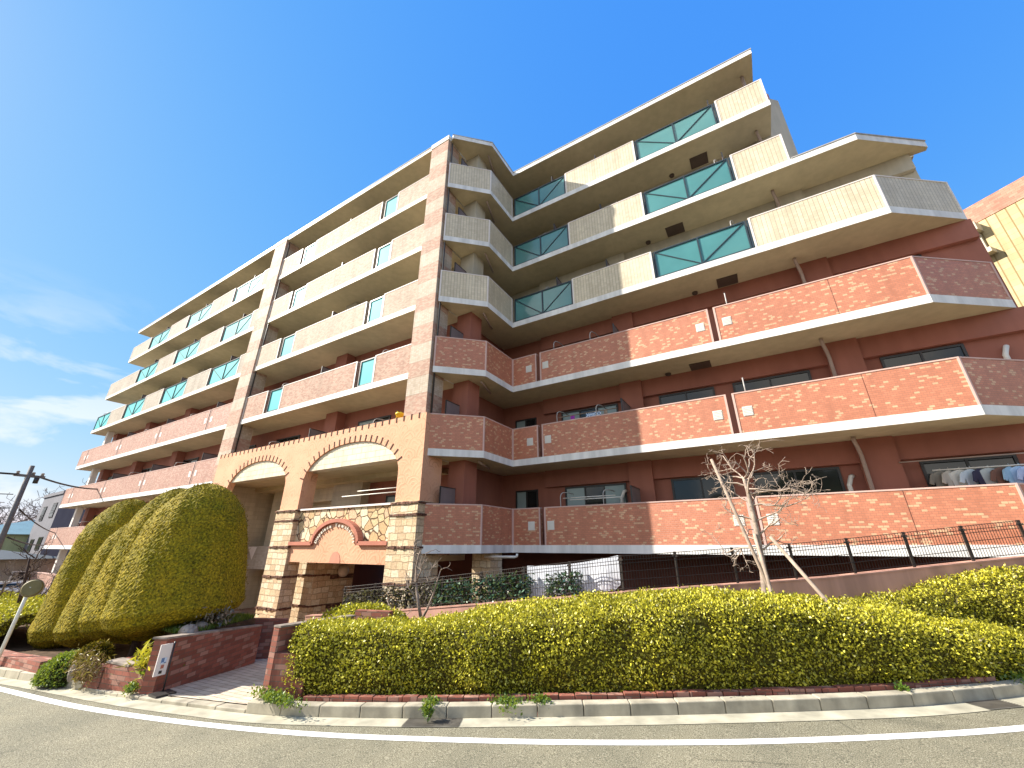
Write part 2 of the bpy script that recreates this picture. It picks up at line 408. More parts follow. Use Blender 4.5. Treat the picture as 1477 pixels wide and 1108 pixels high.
# ------------------------------------------------------------------ mesh helpers
class MB:
    """collects faces with metric box-projected UVs, then links them as one mesh object"""
    def __init__(self):
        self.v, self.f, self.mi, self.sm = [], [], [], []
    def face(self, pts, mi=0, smooth=False):
        b = len(self.v)
        self.v += [tuple(p) for p in pts]
        self.f.append(list(range(b, b + len(pts)))); self.mi.append(mi); self.sm.append(smooth)
    def box(self, x0, x1, y0, y1, z0, z1, mi=0, skip=''):
        p = [(x0, y0, z0), (x1, y0, z0), (x1, y1, z0), (x0, y1, z0), (x0, y0, z1), (x1, y0, z1), (x1, y1, z1), (x0, y1, z1)]
        for k, q in (('b', (3, 2, 1, 0)), ('t', (4, 5, 6, 7)), ('f', (0, 1, 5, 4)), ('r', (1, 2, 6, 5)), ('k', (2, 3, 7, 6)), ('l', (3, 0, 4, 7))):
            if k not in skip: self.face([p[i] for i in q], mi)
        return self
    def obox(self, a, b, w, z0, z1, mi=0, side=0):
        """box along plan segment a-b, width w (side -1/0/+1: right / centred / left), z0,z1 may be pairs"""
        a = Vector((a[0], a[1])); b = Vector((b[0], b[1])); d = (b - a).normalized(); n = Vector((-d.y, d.x))
        o0, o1 = {0: (-w / 2, w / 2), 1: (0, w), -1: (-w, 0)}[side]
        za0, zb0 = z0 if isinstance(z0, tuple) else (z0, z0)
        za1, zb1 = z1 if isinstance(z1, tuple) else (z1, z1)
        p = [(*(a + n * o0), za0), (*(b + n * o0), zb0), (*(b + n * o1), zb0), (*(a + n * o1), za0),
             (*(a + n * o0), za1), (*(b + n * o0), zb1), (*(b + n * o1), zb1), (*(a + n * o1), za1)]
        for q in ((3, 2, 1, 0), (4, 5, 6, 7), (0, 1, 5, 4), (1, 2, 6, 5), (2, 3, 7, 6), (3, 0, 4, 7)):
            self.face([p[i] for i in q], mi)
        return self
    def prism(self, poly, z0, z1, mi=0):
        """vertical prism over a counter-clockwise plan polygon"""
        n = len(poly)
        self.face([(x, y, z1) for x, y in poly], mi)
        self.face([(x, y, z0) for x, y in reversed(poly)], mi)
        for i in range(n):
            (x0, y0), (x1, y1) = poly[i], poly[(i + 1) % n]
            self.face([(x0, y0, z0), (x1, y1, z0), (x1, y1, z1), (x0, y0, z1)], mi)
        return self
    def tube(self, pts, rad, seg=8, mi=0, caps=True):
        pts = [Vector(p) for p in pts]
        rad = rad if isinstance(rad, (list, tuple)) else [rad] * len(pts)
        rings = []; up = None
        for i, p in enumerate(pts):
            d = (pts[min(i + 1, len(pts) - 1)] - pts[max(i - 1, 0)])
            if d.length < 1e-9: d = Vector((0, 0, 1))
            d.normalize()
            if up is None:
                up = d.cross(Vector((0, 0, 1)) if abs(d.z) < .9 else Vector((1, 0, 0))).normalized()
            up = (up - d * up.dot(d))
            up = up.normalized() if up.length > 1e-6 else d.orthogonal().normalized()
            s = d.cross(up)
            rings.append([p + (up * math.cos(2 * math.pi * k / seg) + s * math.sin(2 * math.pi * k / seg)) * rad[i] for k in range(seg)])
        b = len(self.v)
        for r in rings: self.v += [tuple(q) for q in r]
        for i in range(len(rings) - 1):
            for k in range(seg):
                k2 = (k + 1) % seg
                self.f.append([b + i * seg + k, b + i * seg + k2, b + (i + 1) * seg + k2, b + (i + 1) * seg + k])
                self.mi.append(mi); self.sm.append(True)
        if caps:
            self.f.append([b + k for k in range(seg)][::-1]); self.mi.append(mi); self.sm.append(False)
            e = b + (len(rings) - 1) * seg
            self.f.append([e + k for k in range(seg)]); self.mi.append(mi); self.sm.append(False)
        return self
    def lathe(self, c, prof, seg=16, mi=0):
        """prof: (radius, z) pairs from bottom to top around the vertical axis at c"""
        b = len(self.v)
        for r, z in prof:
            for k in range(seg):
                a = 2 * math.pi * k / seg
                self.v.append((c[0] + r * math.cos(a), c[1] + r * math.sin(a), c[2] + z))
        for i in range(len(prof) - 1):
            for k in range(seg):
                k2 = (k + 1) % seg
                self.f.append([b + i * seg + k, b + i * seg + k2, b + (i + 1) * seg + k2, b + (i + 1) * seg + k]); self.mi.append(mi); self.sm.append(True)
        self.f.append([b + k for k in range(seg)][::-1]); self.mi.append(mi); self.sm.append(False)
        e = b + (len(prof) - 1) * seg
        self.f.append([e + k for k in range(seg)]); self.mi.append(mi); self.sm.append(False)
        return self
    def disc(self, c, n, r, th, seg=24, mi=0):
        n = Vector(n).normalized(); c = Vector(c)
        return self.tube([c - n * th / 2, c + n * th / 2], r, seg, mi)
    def build(self, name, mats, parent=None, bevel=0, loc=None):
        me = bpy.data.meshes.new(name)
        me.from_pydata(self.v, [], self.f)
        if not isinstance(mats, (list, tuple)): mats = [mats]
        for m in mats: me.materials.append(m)
        me.polygons.foreach_set('material_index', self.mi)
        me.polygons.foreach_set('use_smooth', self.sm)
        uvl = me.uv_layers.new(name='UVMap')
        for p in me.polygons:
            n = p.normal
            if abs(n.z) > .75:
                ex, ey = Vector((1, 0, 0)), Vector((0, 1, 0))
            else:
                ex = Vector((0, 0, 1)).cross(n).normalized(); ey = Vector((0, 0, 1))
            for li in p.loop_indices:
                co = me.vertices[me.loops[li].vertex_index].co
                uvl.data[li].uv = (co.dot(ex), co.dot(ey))
        ob = bpy.data.objects.new(name, me)
        COL.objects.link(ob)
        if bevel:
            bm = bmesh.new(); bm.from_mesh(me); bmesh.ops.remove_doubles(bm, verts=bm.verts, dist=1e-5); bm.to_mesh(me); bm.free()
            md = ob.modifiers.new('bevel', 'BEVEL'); md.width = bevel; md.segments = 2; md.limit_method = 'ANGLE'
        if parent is not None:
            ob.parent = parent
            ob.matrix_parent_inverse = Matrix.Translation(-Vector(parent.location)) if parent.type == 'EMPTY' else Matrix.Identity(4)
        return ob

def tag(o, label=None, cat=None, group=None, kind=None):
    if label: o['label'] = label
    if cat: o['category'] = cat
    if group: o['group'] = group
    if kind: o['kind'] = kind
    return o

def thing(name, loc, label, cat, group=None):
    o = bpy.data.objects.new(name, None)
    o.empty_display_size = .3
    o.location = loc
    COL.objects.link(o)
    return tag(o, label, cat, group)

def cat_spline(pts, n):
    """Catmull-Rom through pts (any dimension), n samples per span"""
    P = [np.array(p, float) for p in pts]
    P = [2 * P[0] - P[1]] + P + [2 * P[-1] - P[-2]]
    out = []
    for i in range(1, len(P) - 2):
        a, b, c, d = P[i - 1:i + 3]
        for k in range(n):
            s = k / n
            out.append(.5 * ((2 * b) + (c - a) * s + (2 * a - 5 * b + 4 * c - d) * s * s + (3 * b - a - 3 * c + d) * s ** 3))
    out.append(P[-2])
    return np.array(out)

def leaves(name, pts, nrm, L, W, mat, parent, up=.3, spread=.8, out=.6, flat=0.0):
    """one mesh of diamond leaves at pts"""
    n = len(pts)
    a = nrm * out + RNG.normal(0, spread, (n, 3)); a[:, 2] += up
    a /= np.linalg.norm(a, axis=1)[:, None] + 1e-9
    s = np.cross(a, RNG.normal(0, 1, (n, 3)) * (1 - flat) + nrm * flat * 1.6); s /= np.linalg.norm(s, axis=1)[:, None] + 1e-9
    k = RNG.uniform(.55, 1.45, n)[:, None]
    fold = np.cross(s, a) * (W * .18)
    v = np.empty((n, 4, 3))
    v[:, 0] = pts; v[:, 1] = pts + a * L * .5 * k + s * W * .5 * k + fold
    v[:, 2] = pts + a * L * k; v[:, 3] = pts + a * L * .5 * k - s * W * .5 * k + fold
    me = bpy.data.meshes.new(name)
    me.vertices.add(n * 4); me.vertices.foreach_set('co', v.reshape(-1))
    me.loops.add(n * 4); me.loops.foreach_set('vertex_index', np.arange(n * 4, dtype=np.int32))
    me.polygons.add(n); me.polygons.foreach_set('loop_start', np.arange(0, n * 4, 4, dtype=np.int32))
    me.update(calc_edges=True)
    me.materials.append(mat)
    ob = bpy.data.objects.new(name, me); COL.objects.link(ob)
    if parent is not None:
        ob.parent = parent; ob.matrix_parent_inverse = Matrix.Translation(-Vector(parent.location))
    return ob

def grid_sample(G, n, jitter=.03, bias=None):
    """G: (a,b,3) surface grid -> n random points and outward normals (area weighted)"""
    p00, p10, p01, p11 = G[:-1, :-1], G[1:, :-1], G[:-1, 1:], G[1:, 1:]
    nr = np.cross(p10 - p00, p01 - p00)
    ar = np.linalg.norm(nr, axis=2)
    w = ar.ravel() / ar.sum()
    idx = RNG.choice(len(w), n, p=w)
    i, j = np.unravel_index(idx, ar.shape)
    s, t = RNG.random((n, 1)), RNG.random((n, 1))
    p = p00[i, j] * (1 - s) * (1 - t) + p10[i, j] * s * (1 - t) + p01[i, j] * (1 - s) * t + p11[i, j] * s * t
    nn = nr[i, j] / (ar[i, j][:, None] + 1e-12)
    return p + nn * RNG.normal(0, jitter, (n, 1)), nn

def grid_mesh(name, G, mat, parent, smooth=True):
    a, b = G.shape[:2]
    me = bpy.data.meshes.new(name)
    f = [[i * b + j, (i + 1) * b + j, (i + 1) * b + j + 1, i * b + j + 1] for i in range(a - 1) for j in range(b - 1)]
    me.from_pydata([tuple(p) for p in G.reshape(-1, 3)], [], f)
    me.materials.append(mat)
    if smooth: me.polygons.foreach_set('use_smooth', [True] * len(f))
    ob = bpy.data.objects.new(name, me); COL.objects.link(ob)
    if parent is not None:
        ob.parent = parent; ob.matrix_parent_inverse = Matrix.Translation(-Vector(parent.location))
    return ob

def gz(x, dz=0.0):                                    # the street climbs gently to the right
    x = max(-60.0, min(14.0, x))
    return -1.95 + .04 * x + dz

# ------------------------------------------------------------------ ground, road, kerb
CURB = [(-60, 4.5), (-40, 2.6), (-26, 2.2), (-18, 2.65), (-14.25, 3.03), (-12.58, 3.25), (-10.95, 3.44), (-9.24, 3.65), (-7.64, 3.93), (-6.36, 4.22), (-4.57, 4.93),
        (-3.32, 5.54), (-2.05, 6.18), (-1.27, 6.59), (-.13, 7.22), (1.01, 7.9), (1.81, 8.50), (2.52, 9.08), (4.2, 10.7), (8, 15.2), (14, 24)]
CS = cat_spline(CURB, 8)
CT = np.gradient(CS, axis=0); CT /= np.linalg.norm(CT, axis=1)[:, None]
CN = np.stack([-CT[:, 1], CT[:, 0]], 1)               # away from the road
def strip(mb, d0, d1, dz, i0=0, i1=None, mi=0):
    i1 = len(CS) - 1 if i1 is None else i1
    for i in range(i0, i1):
        q = [CS[i] + CN[i] * d0, CS[i + 1] + CN[i + 1] * d0, CS[i + 1] + CN[i + 1] * d1, CS[i] + CN[i] * d1]
        mb.face([(x, y, gz(x, dz)) for x, y in q], mi)
def ci(x):                                            # index along the kerb nearest to x
    return int(np.argmin(abs(CS[:, 0] - x)))

mb = MB()
xs = [-400, -200, -100, -60] + list(np.arange(-55, 16, 5.0)) + [14, 40, 120, 400]
xs = sorted(set(float(x) for x in xs)); ys = [-400, -100, -40, -10, 0, 5, 10, 15, 20, 30, 60, 120, 400]
for i in range(len(xs) - 1):
    for j in range(len(ys) - 1):
        q = [(xs[i], ys[j]), (xs[i + 1], ys[j]), (xs[i + 1], ys[j + 1]), (xs[i], ys[j + 1])]
        mb.face([(x, y, gz(x, -1.05 if y > 3 else -.06) if not (y > 3 and x < -100) else gz(x, -1.05)) for x, y in q])
tag(mb.build('ground', M['soil']), kind='structure')
mb = MB()
for i in range(len(CS) - 1):
    a, b = CS[i], CS[i + 1]
    for k in range(8):
        d0, d1 = -k * 2.0, -(k + 1) * 2.0
        pa, pb = (a[0], a[1] + d0), (b[0], b[1] + d0); pc, pd = (b[0], b[1] + d1), (a[0], a[1] + d1)
        mb.face([(*p, gz(p[0])) for p in (pd, pc, pb, pa)])
tag(mb.build('road', M['asphalt']), kind='structure')
mb = MB()
WL = cat_spline([(-40, 1.9), (-20, 2.2), (-12.97, 2.83), (-9.24, 3.23), (-5.88, 3.94), (-3.29, 4.86), (-1.16, 5.82), (.49, 6.74), (2.03, 7.76), (4.5, 9.7), (9, 14.2)], 8)
WT = np.gradient(WL, axis=0); WT /= np.linalg.norm(WT, axis=1)[:, None]
WN = np.stack([WT[:, 1], -WT[:, 0]], 1)
for i in range(len(WL) - 1):                          # the line drifts away from the kerb to the right
    q = [WL[i] + WN[i] * .135, WL[i + 1] + WN[i + 1] * .135, WL[i + 1], WL[i]]
    mb.face([(x, y, gz(x, .004)) for x, y in q])
tag(mb.build('road_marking', M['road_paint']), kind='structure')
mb = MB()
g0, g1, g2, g3 = ci(-45), ci(-4.6), ci(-3.95), ci(1.75)
strip(mb, -.28, -.002, .006, g0, g1); strip(mb, -.30, -.002, .006, g2, g3); strip(mb, -.34, -.002, .006, g3 + 5, ci(10))
tag(mb.build('gutter', M['gutter_stone']), kind='structure')
# drain covers let into the gutter
for k, (a, b, lab) in enumerate([(g1, g2, 'dark iron drain cover in the gutter below the middle of the hedge'), (g3, g3 + 5, 'dark iron drain cover in the gutter at the right end of the kerb')]):
    mb = MB(); strip(mb, -.29, -.02, .008, a, b)
    for s in np.linspace(-.27, -.04, 9):
        strip(mb, s, s + .012, .016, a, b, 1)
    tag(mb.build('drain_cover', [M['drain_iron'], M['fence_metal']]), lab, 'drain cover', 'drain covers in the gutter')
# kerb of single stones, lowered in front of the driveway
arc = np.concatenate([[0], np.cumsum(np.linalg.norm(np.diff(CS, axis=0), axis=1))])
def cpos(s):
    return np.array([np.interp(s, arc, CS[:, 0]), np.interp(s, arc, CS[:, 1])])
mb = MB(); s = arc[ci(-26)]
while s < arc[ci(8)]:
    e = s + .6
    a, b = cpos(s + .004), cpos(e - .004)
    h = .14
    if -10.9 < (a[0] + b[0]) / 2 < -6.7: h = .05
    j = random.uniform(-.006, .006)
    mb.obox(a, b, .16, (gz(a[0], -.2), gz(b[0], -.2)), (gz(a[0], h + j), gz(b[0], h + j)), 0, 1)
    s = e
tag(mb.build('kerb', M['kerb_stone'], bevel=.012), kind='structure')
# ground inside the kerb
mb = MB(); strip(mb, .155, .9, .085, ci(-26), ci(-10.0)); strip(mb, .155, .9, .085, ci(-6.55), ci(8)); strip(mb, .9, 2.2, .10, ci(-6.5), ci(6)); strip(mb, .9, 4.6, .02, ci(-26), ci(-11.2))
tag(mb.build('planting_bed', M['soil']), kind='structure')
# driveway and porch
mb = MB()
i0, i1 = ci(-10.0), ci(-6.6)
fr = [CS[i] + CN[i] * .155 for i in range(i0, i1 + 1)]
far0, far1 = np.array([-11.2, 7.0]), np.array([-7.2, 7.6])
n = len(fr)
for r in range(8):
    for i in range(n - 1):
        def P(ii, rr):
            f = ii / (n - 1); s_ = rr / 8
            p = fr[ii] * (1 - s_) + (far0 * (1 - f) + far1 * f) * s_
            return (p[0], p[1], gz(p[0], .06) * (1 - s_) + (-2.52) * s_)
        mb.face([P(i, r), P(i + 1, r), P(i + 1, r + 1), P(i, r + 1)])
tag(mb.build('driveway', M['paving']), kind='structure')
mb = MB()
mb.face([(-11.2, 7.0, -2.53), (-7.2, 7.6, -2.53), (-8.5, 9.5, -2.75), (-23, 9.5, -2.75), (-23, 6.6, -2.55)])
mb.face([(-23, 9.5, -2.75), (-8.5, 9.5, -2.75), (-8.5, 14, -2.75), (-23, 14, -2.75)])
tag(mb.build('porch_floor', M['porch_paving']), kind='structure')

# ------------------------------------------------------------------ the apartment building
B = thing('apartment_building', (-20, 12, -2.7), 'large red tiled apartment block with cream upper floors and an orange arched entrance', 'apartment building')
# levels: underside of each balcony slab
Z = {'R0': -3.2, 'R1': -.22, 'R2': 2.69, 'R3': 5.62, 'G1': 8.53, 'G2': 11.43, 'G3': 14.33, 'RF': 17.21}
YL, YR = 9.5, 12.66                                   # balcony fronts: long left range, right wing
BL, BR = 11.1, 14.25                                  # room walls behind
FH, PH = .235, 1.43                                   # fascia height, parapet top above the underside
LEFT_END = {'RF': -43.9, 'G3': -43.7, 'G2': -46.0, 'G1': -46.25, 'R3': -46.4, 'R2': -46.6, 'R1': -46.6, 'R0': -46.6}
SEG = [(-8.97, 9.5), (-7.61, 10.79), (-7.61, 12.66)]  # re-entrant corner
CH = [(4.6, 12.66), (6.5, 14.1)]                      # splayed right end

def pline(mb, poly, z0, z1, th, mi=0):
    """wall of thickness th along a plan polyline (outer face on the polyline, body behind it), mitred"""
    P = [Vector((x, y)) for x, y in poly]
    nn = []
    for i in range(len(P) - 1):
        d = (P[i + 1] - P[i]).normalized(); nn.append(Vector((-d.y, d.x)))
    inn = []
    for i, p in enumerate(P):
        if i == 0: inn.append(p + nn[0] * th)
        elif i == len(P) - 1: inn.append(p + nn[-1] * th)
        else:
            m_ = (nn[i - 1] + nn[i]).normalized(); inn.append(p + m_ * (th / m_.dot(nn[i])))
    for i in range(len(P) - 1):
        a, b, c, d = P[i], P[i + 1], inn[i + 1], inn[i]
        mb.face([(*a, z0), (*b, z0), (*b, z1), (*a, z1)], mi)
        mb.face([(*c, z0), (*d, z0), (*d, z1), (*c, z1)], mi)
        mb.face([(*a, z1), (*b, z1), (*c, z1), (*d, z1)], mi)
        mb.face([(*d, z0), (*c, z0), (*b, z0), (*a, z0)], mi)
    for p, q, fl in ((P[0], inn[0], 0), (P[-1], inn[-1], 1)):
        f_ = [(*p, z0), (*p, z1), (*q, z1), (*q, z0)]
        mb.face(f_ if not fl else f_[::-1], mi)

def slab(name, poly, z, mat_f, fh=FH):
    """balcony slab: painted edge and soffit of two materials"""
    mb = MB(); n = len(poly)
    mb.face([(x, y, z + fh) for x, y in poly], 0)
    mb.face([(x, y, z) for x, y in reversed(poly)], 1)
    for i in range(n):
        (x0, y0), (x1, y1) = poly[i], poly[(i + 1) % n]
        mb.face([(x0, y0, z), (x1, y1, z), (x1, y1, z + fh), (x0, y0, z + fh)], 0)
    return mb.build(name, [mat_f, M['soffit']], B)

def parapet(poly, z, mat, trim, ends=(True, True), top=PH, corners=True):
    """tiled balcony wall set 1 cm back from the slab edge, with a pale coping and end trims"""
    P = [Vector(p) for p in poly]
    ins = []
    nn = [Vector((-(P[i + 1] - P[i]).normalized().y, (P[i + 1] - P[i]).normalized().x)) for i in range(len(P) - 1)]
    for i, p in enumerate(P):
        m_ = nn[min(i, len(nn) - 1)] if i in (0, len(P) - 1) else (nn[i - 1] + nn[i]).normalized()
        k = 1 if i in (0, len(P) - 1) else 1 / m_.dot(nn[i])
        ins.append(tuple(p + m_ * .012 * k))
    mb = MB(); pline(mb, ins, z + FH, z + top - .035, .15)
    par = mb.build('parapet', mat, B)
    mb = MB(); pline(mb, [tuple(Vector(a)) for a in poly], z + top - .035, z + top, .175)
    for i, a in enumerate(ins):
        if (i == 0 and not ends[0]) or (i == len(ins) - 1 and not ends[1]): continue
        if 0 < i < len(ins) - 1 and not corners: continue
        k0 = max(0, i - 1)
        w = .055
        if i == 0: q0, q1 = P[0], P[0] + (P[1] - P[0]).normalized() * w
        elif i == len(ins) - 1: q0, q1 = P[-1] - (P[-1] - P[-2]).normalized() * w, P[-1]
        else:
            q0, q1 = P[i] - (P[i] - P[i - 1]).normalized() * .04, P[i] + (P[i + 1] - P[i]).normalized() * .04
            pline(mb, [tuple(q0), tuple(P[i]), tuple(q1)], z + FH, z + top - .035, .02); continue
        pline(mb, [tuple(q0), tuple(q1)], z + FH, z + top - .035, .03 if i else .16)
    c = mb.build('coping', trim, par)
    c.matrix_parent_inverse = par.matrix_world.inverted() if False else Matrix.Identity(4)
    return par

def sub(o, par):
    """make o a sub-part of par (both modelled in world space)"""
    o.parent = par
    o.matrix_parent_inverse = Matrix.Identity(4)
    return o

def glass_front(x0, x1, y, z, mat, brace=True):
    """framed glass balustrade between two parapets"""
    z0, z1 = z + FH + .03, z + PH - .02
    mb = MB(); f = .05
    mb.box(x0 + .03, x0 + .03 + f, y, y + .06, z0, z1); mb.box(x1 - .03 - f, x1 - .03, y, y + .06, z0, z1)
    a, b = x0 + .03 + f, x1 - .03 - f
    mb.box(a, b, y, y + .06, z1 - f, z1); mb.box(a, b, y, y + .06, z0, z0 + f)
    pane = MB()
    if brace:
        c = (a + b) / 2
        mb.box(c - f / 2, c + f / 2, y + .002, y + .058, z0 + f, z1 - f)
        for p, q in (((a, z1 - f), (c - f / 2, z0 + f)), ((b, z1 - f), (c + f / 2, z0 + f))):
            d = Vector((q[0] - p[0], q[1] - p[1])).normalized(); n_ = Vector((-d.y, d.x)) * .018
            quad = [(p[0] - n_.x, p[1] - n_.y), (q[0] - n_.x, q[1] - n_.y), (q[0] + n_.x, q[1] + n_.y), (p[0] + n_.x, p[1] + n_.y)]
            if (quad[1][0] - quad[0][0]) * (quad[2][1] - quad[1][1]) - (quad[1][1] - quad[0][1]) * (quad[2][0] - quad[1][0]) < 0: quad = quad[::-1]
            mb.face([(X, y + .012, Z_) for X, Z_ in quad]); mb.face([(X, y + .03, Z_) for X, Z_ in quad[::-1]])
            for i in range(4):
                (xa, za), (xb, zb) = quad[i], quad[(i + 1) % 4]
                mb.face([(xa, y + .03, za), (xb, y + .03, zb), (xb, y + .012, zb), (xa, y + .012, za)])
        pane.box(a, c - f / 2, y + .035, y + .045, z0 + f, z1 - f); pane.box(c + f / 2, b, y + .035, y + .045, z0 + f, z1 - f)
    else:
        pane.box(a, b, y + .035, y + .045, z0 + f, z1 - f)
    fr = mb.build('glass_balustrade', M['navy_frame'], B)
    sub(pane.build('pane', mat), fr)
    # dark uprights carrying the frame, on the room side
    return fr

def window(x0, x1, y, z0, z1, glassm=None, curtain=None, parts=2):
    mb = MB(); f = .06
    mb.box(x0, x0 + f, y - .05, y, z0, z1); mb.box(x1 - f, x1, y - .05, y, z0, z1)
    mb.box(x0 + f, x1 - f, y - .05, y, z1 - f, z1); mb.box(x0 + f, x1 - f, y - .05, y, z0, z0 + f)
    pn = MB()
    w = (x1 - x0 - 2 * f) / parts
    for k in range(parts):
        a = x0 + f + k * w
        if k: mb.box(a - .025, a + .025, y - .045, y, z0 + f, z1 - f)
        pn.face([(a + (.025 if k else 0), y - .02 + .004 * (k % 2), z0 + f), (a + w - (.025 if k < parts - 1 else 0), y - .02 + .004 * (k % 2), z0 + f), (a + w - (.025 if k < parts - 1 else 0), y - .02 + .004 * (k % 2), z1 - f), (a + (.025 if k else 0), y - .02 + .004 * (k % 2), z1 - f)],
                1 if (curtain and k in curtain) else 0)
    fr = mb.build('window', M['dark_metal'], B)
    sub(pn.build('pane', [M['window_glass'], M['curtain_glass']]), fr)
    return fr

def partition(x, y0, y1, z):
    mb = MB(); mb.box(x - .012, x + .012, y0 + .03, y1, z + .33, z + 1.95)
    p = mb.build('partition_screen', M['screen_board'], B)
    mb = MB(); mb.box(x - .02, x + .02, y0, y0 + .03, z + .24, z + 1.98); mb.box(x - .02, x + .02, y0 + .03, y1, z + 1.95, z + 1.98)
    sub(mb.build('frame', M['dark_metal']), p)

def hook(x, y, z, run=.5, dy=.30):
    """bent laundry bracket rising behind the parapet"""
    mb = MB()
    mb.tube([(x, y, z + 1.0), (x, y, z + 1.72), (x + .015, y + .02, z + 1.82), (x + .06, y + .08, z + 1.88), (x + .12, y + dy, z + 1.9), (x + .14, y + dy + run, z + 1.9)], .016, 6)
    mb.build('laundry_bracket', M['grey_metal'], B)

# ---- right wing slabs
def wing_poly(chamfer):
    tail = [CH[0], CH[1], (7.05, 14.1), (7.05, BR)] if chamfer else [(2.95, 12.66), (2.95, BR)]
    return SEG + tail + [(-9.03, BR), (-9.03, 9.5)]
for k in ('R1', 'R2', 'R3', 'G1', 'G2'):
    pl = SEG + [CH[0], CH[1], (6.5, BR), (-9.03, BR), (-9.03, 9.56)]
    slab('balcony_slab', pl, Z[k], M['fascia'])
slab('balcony_slab', SEG + [(2.95, 12.66), (2.95, BR), (-9.03, BR), (-9.03, 9.56)], Z['G3'], M['fascia'])
slab('roof_slab', [(-8.85, 9.48), (-7.55, 10.73), (-7.55, 12.62), (2.93, 12.62), (2.93, 16.5), (-9.03, 16.5), (-9.03, 9.56)], Z['RF'], M['fascia'], .22)
# metal drip edge along the roof
mb = MB(); pline(mb, [(-8.87, 9.46), (-7.53, 10.72), (-7.53, 12.60), (2.95, 12.60)], Z['RF'] + .22, Z['RF'] + .26, .2)
mb.build('roof_edge', M['grey_metal'], B)

# ---- right wing parapets
for k in ('R1', 'R2', 'R3'):
    z = Z[k]
    parapet(SEG + [(-6.53, 12.66)], z, M['red_tile'], M['pink_trim'])
    parapet([(-6.38, 12.66), (-.32, 12.66)], z, M['red_tile'], M['pink_trim'])
    parapet([(-.17, 12.66), CH[0], CH[1]], z, M['red_tile'], M['pink_trim'])
    for xv in (-7.0, -6.27, -.75, .02):               # louvred vents either side of each joint
        mb = MB(); mb.box(xv, xv + .25, YR + .004, YR + .011, z + .70, z + .98)
        for s_ in range(6): mb.box(xv + .015, xv + .235, YR - .004, YR + .004, z + .715 + s_ * .044, z + .738 + s_ * .044)
        mb.build('vent_grille', M['white_plastic'], B)
    mb = MB(); mb.box(2.79, 2.80, YR + .009, YR + .012, z + FH, z + PH - .04); mb.build('joint', M['dark_maroon'], B)
for k in ('G1', 'G2', 'G3'):
    z = Z[k]
    parapet(SEG, z, M['cream_tile'], M['white_trim'])
    glass_front(-7.58, -4.84, YR + .05, z, M['teal_glass'])
    parapet([(-4.84, 12.66), (-1.72, 12.66)], z, M['cream_tile'], M['white_trim'], corners=False)
    glass_front(-1.68, 1.33, YR + .05, z, M['teal_glass'])
    if k == 'G1': parapet([(1.38, 12.66), CH[0], CH[1]], z, M['cream_tile'], M['white_trim'])
    else: parapet([(1.38, 12.66), (2.93, 12.66)], z, M['cream_tile'], M['white_trim'])
    for xg in (-1.72, 1.33):                          # dark hinge brackets at the glass ends
        mb = MB(); mb.box(xg - .01, xg + .05, YR + .02, YR + .06, z + FH + .05, z + PH - .06)
        mb.build('glass_post', M['navy_frame'], B)

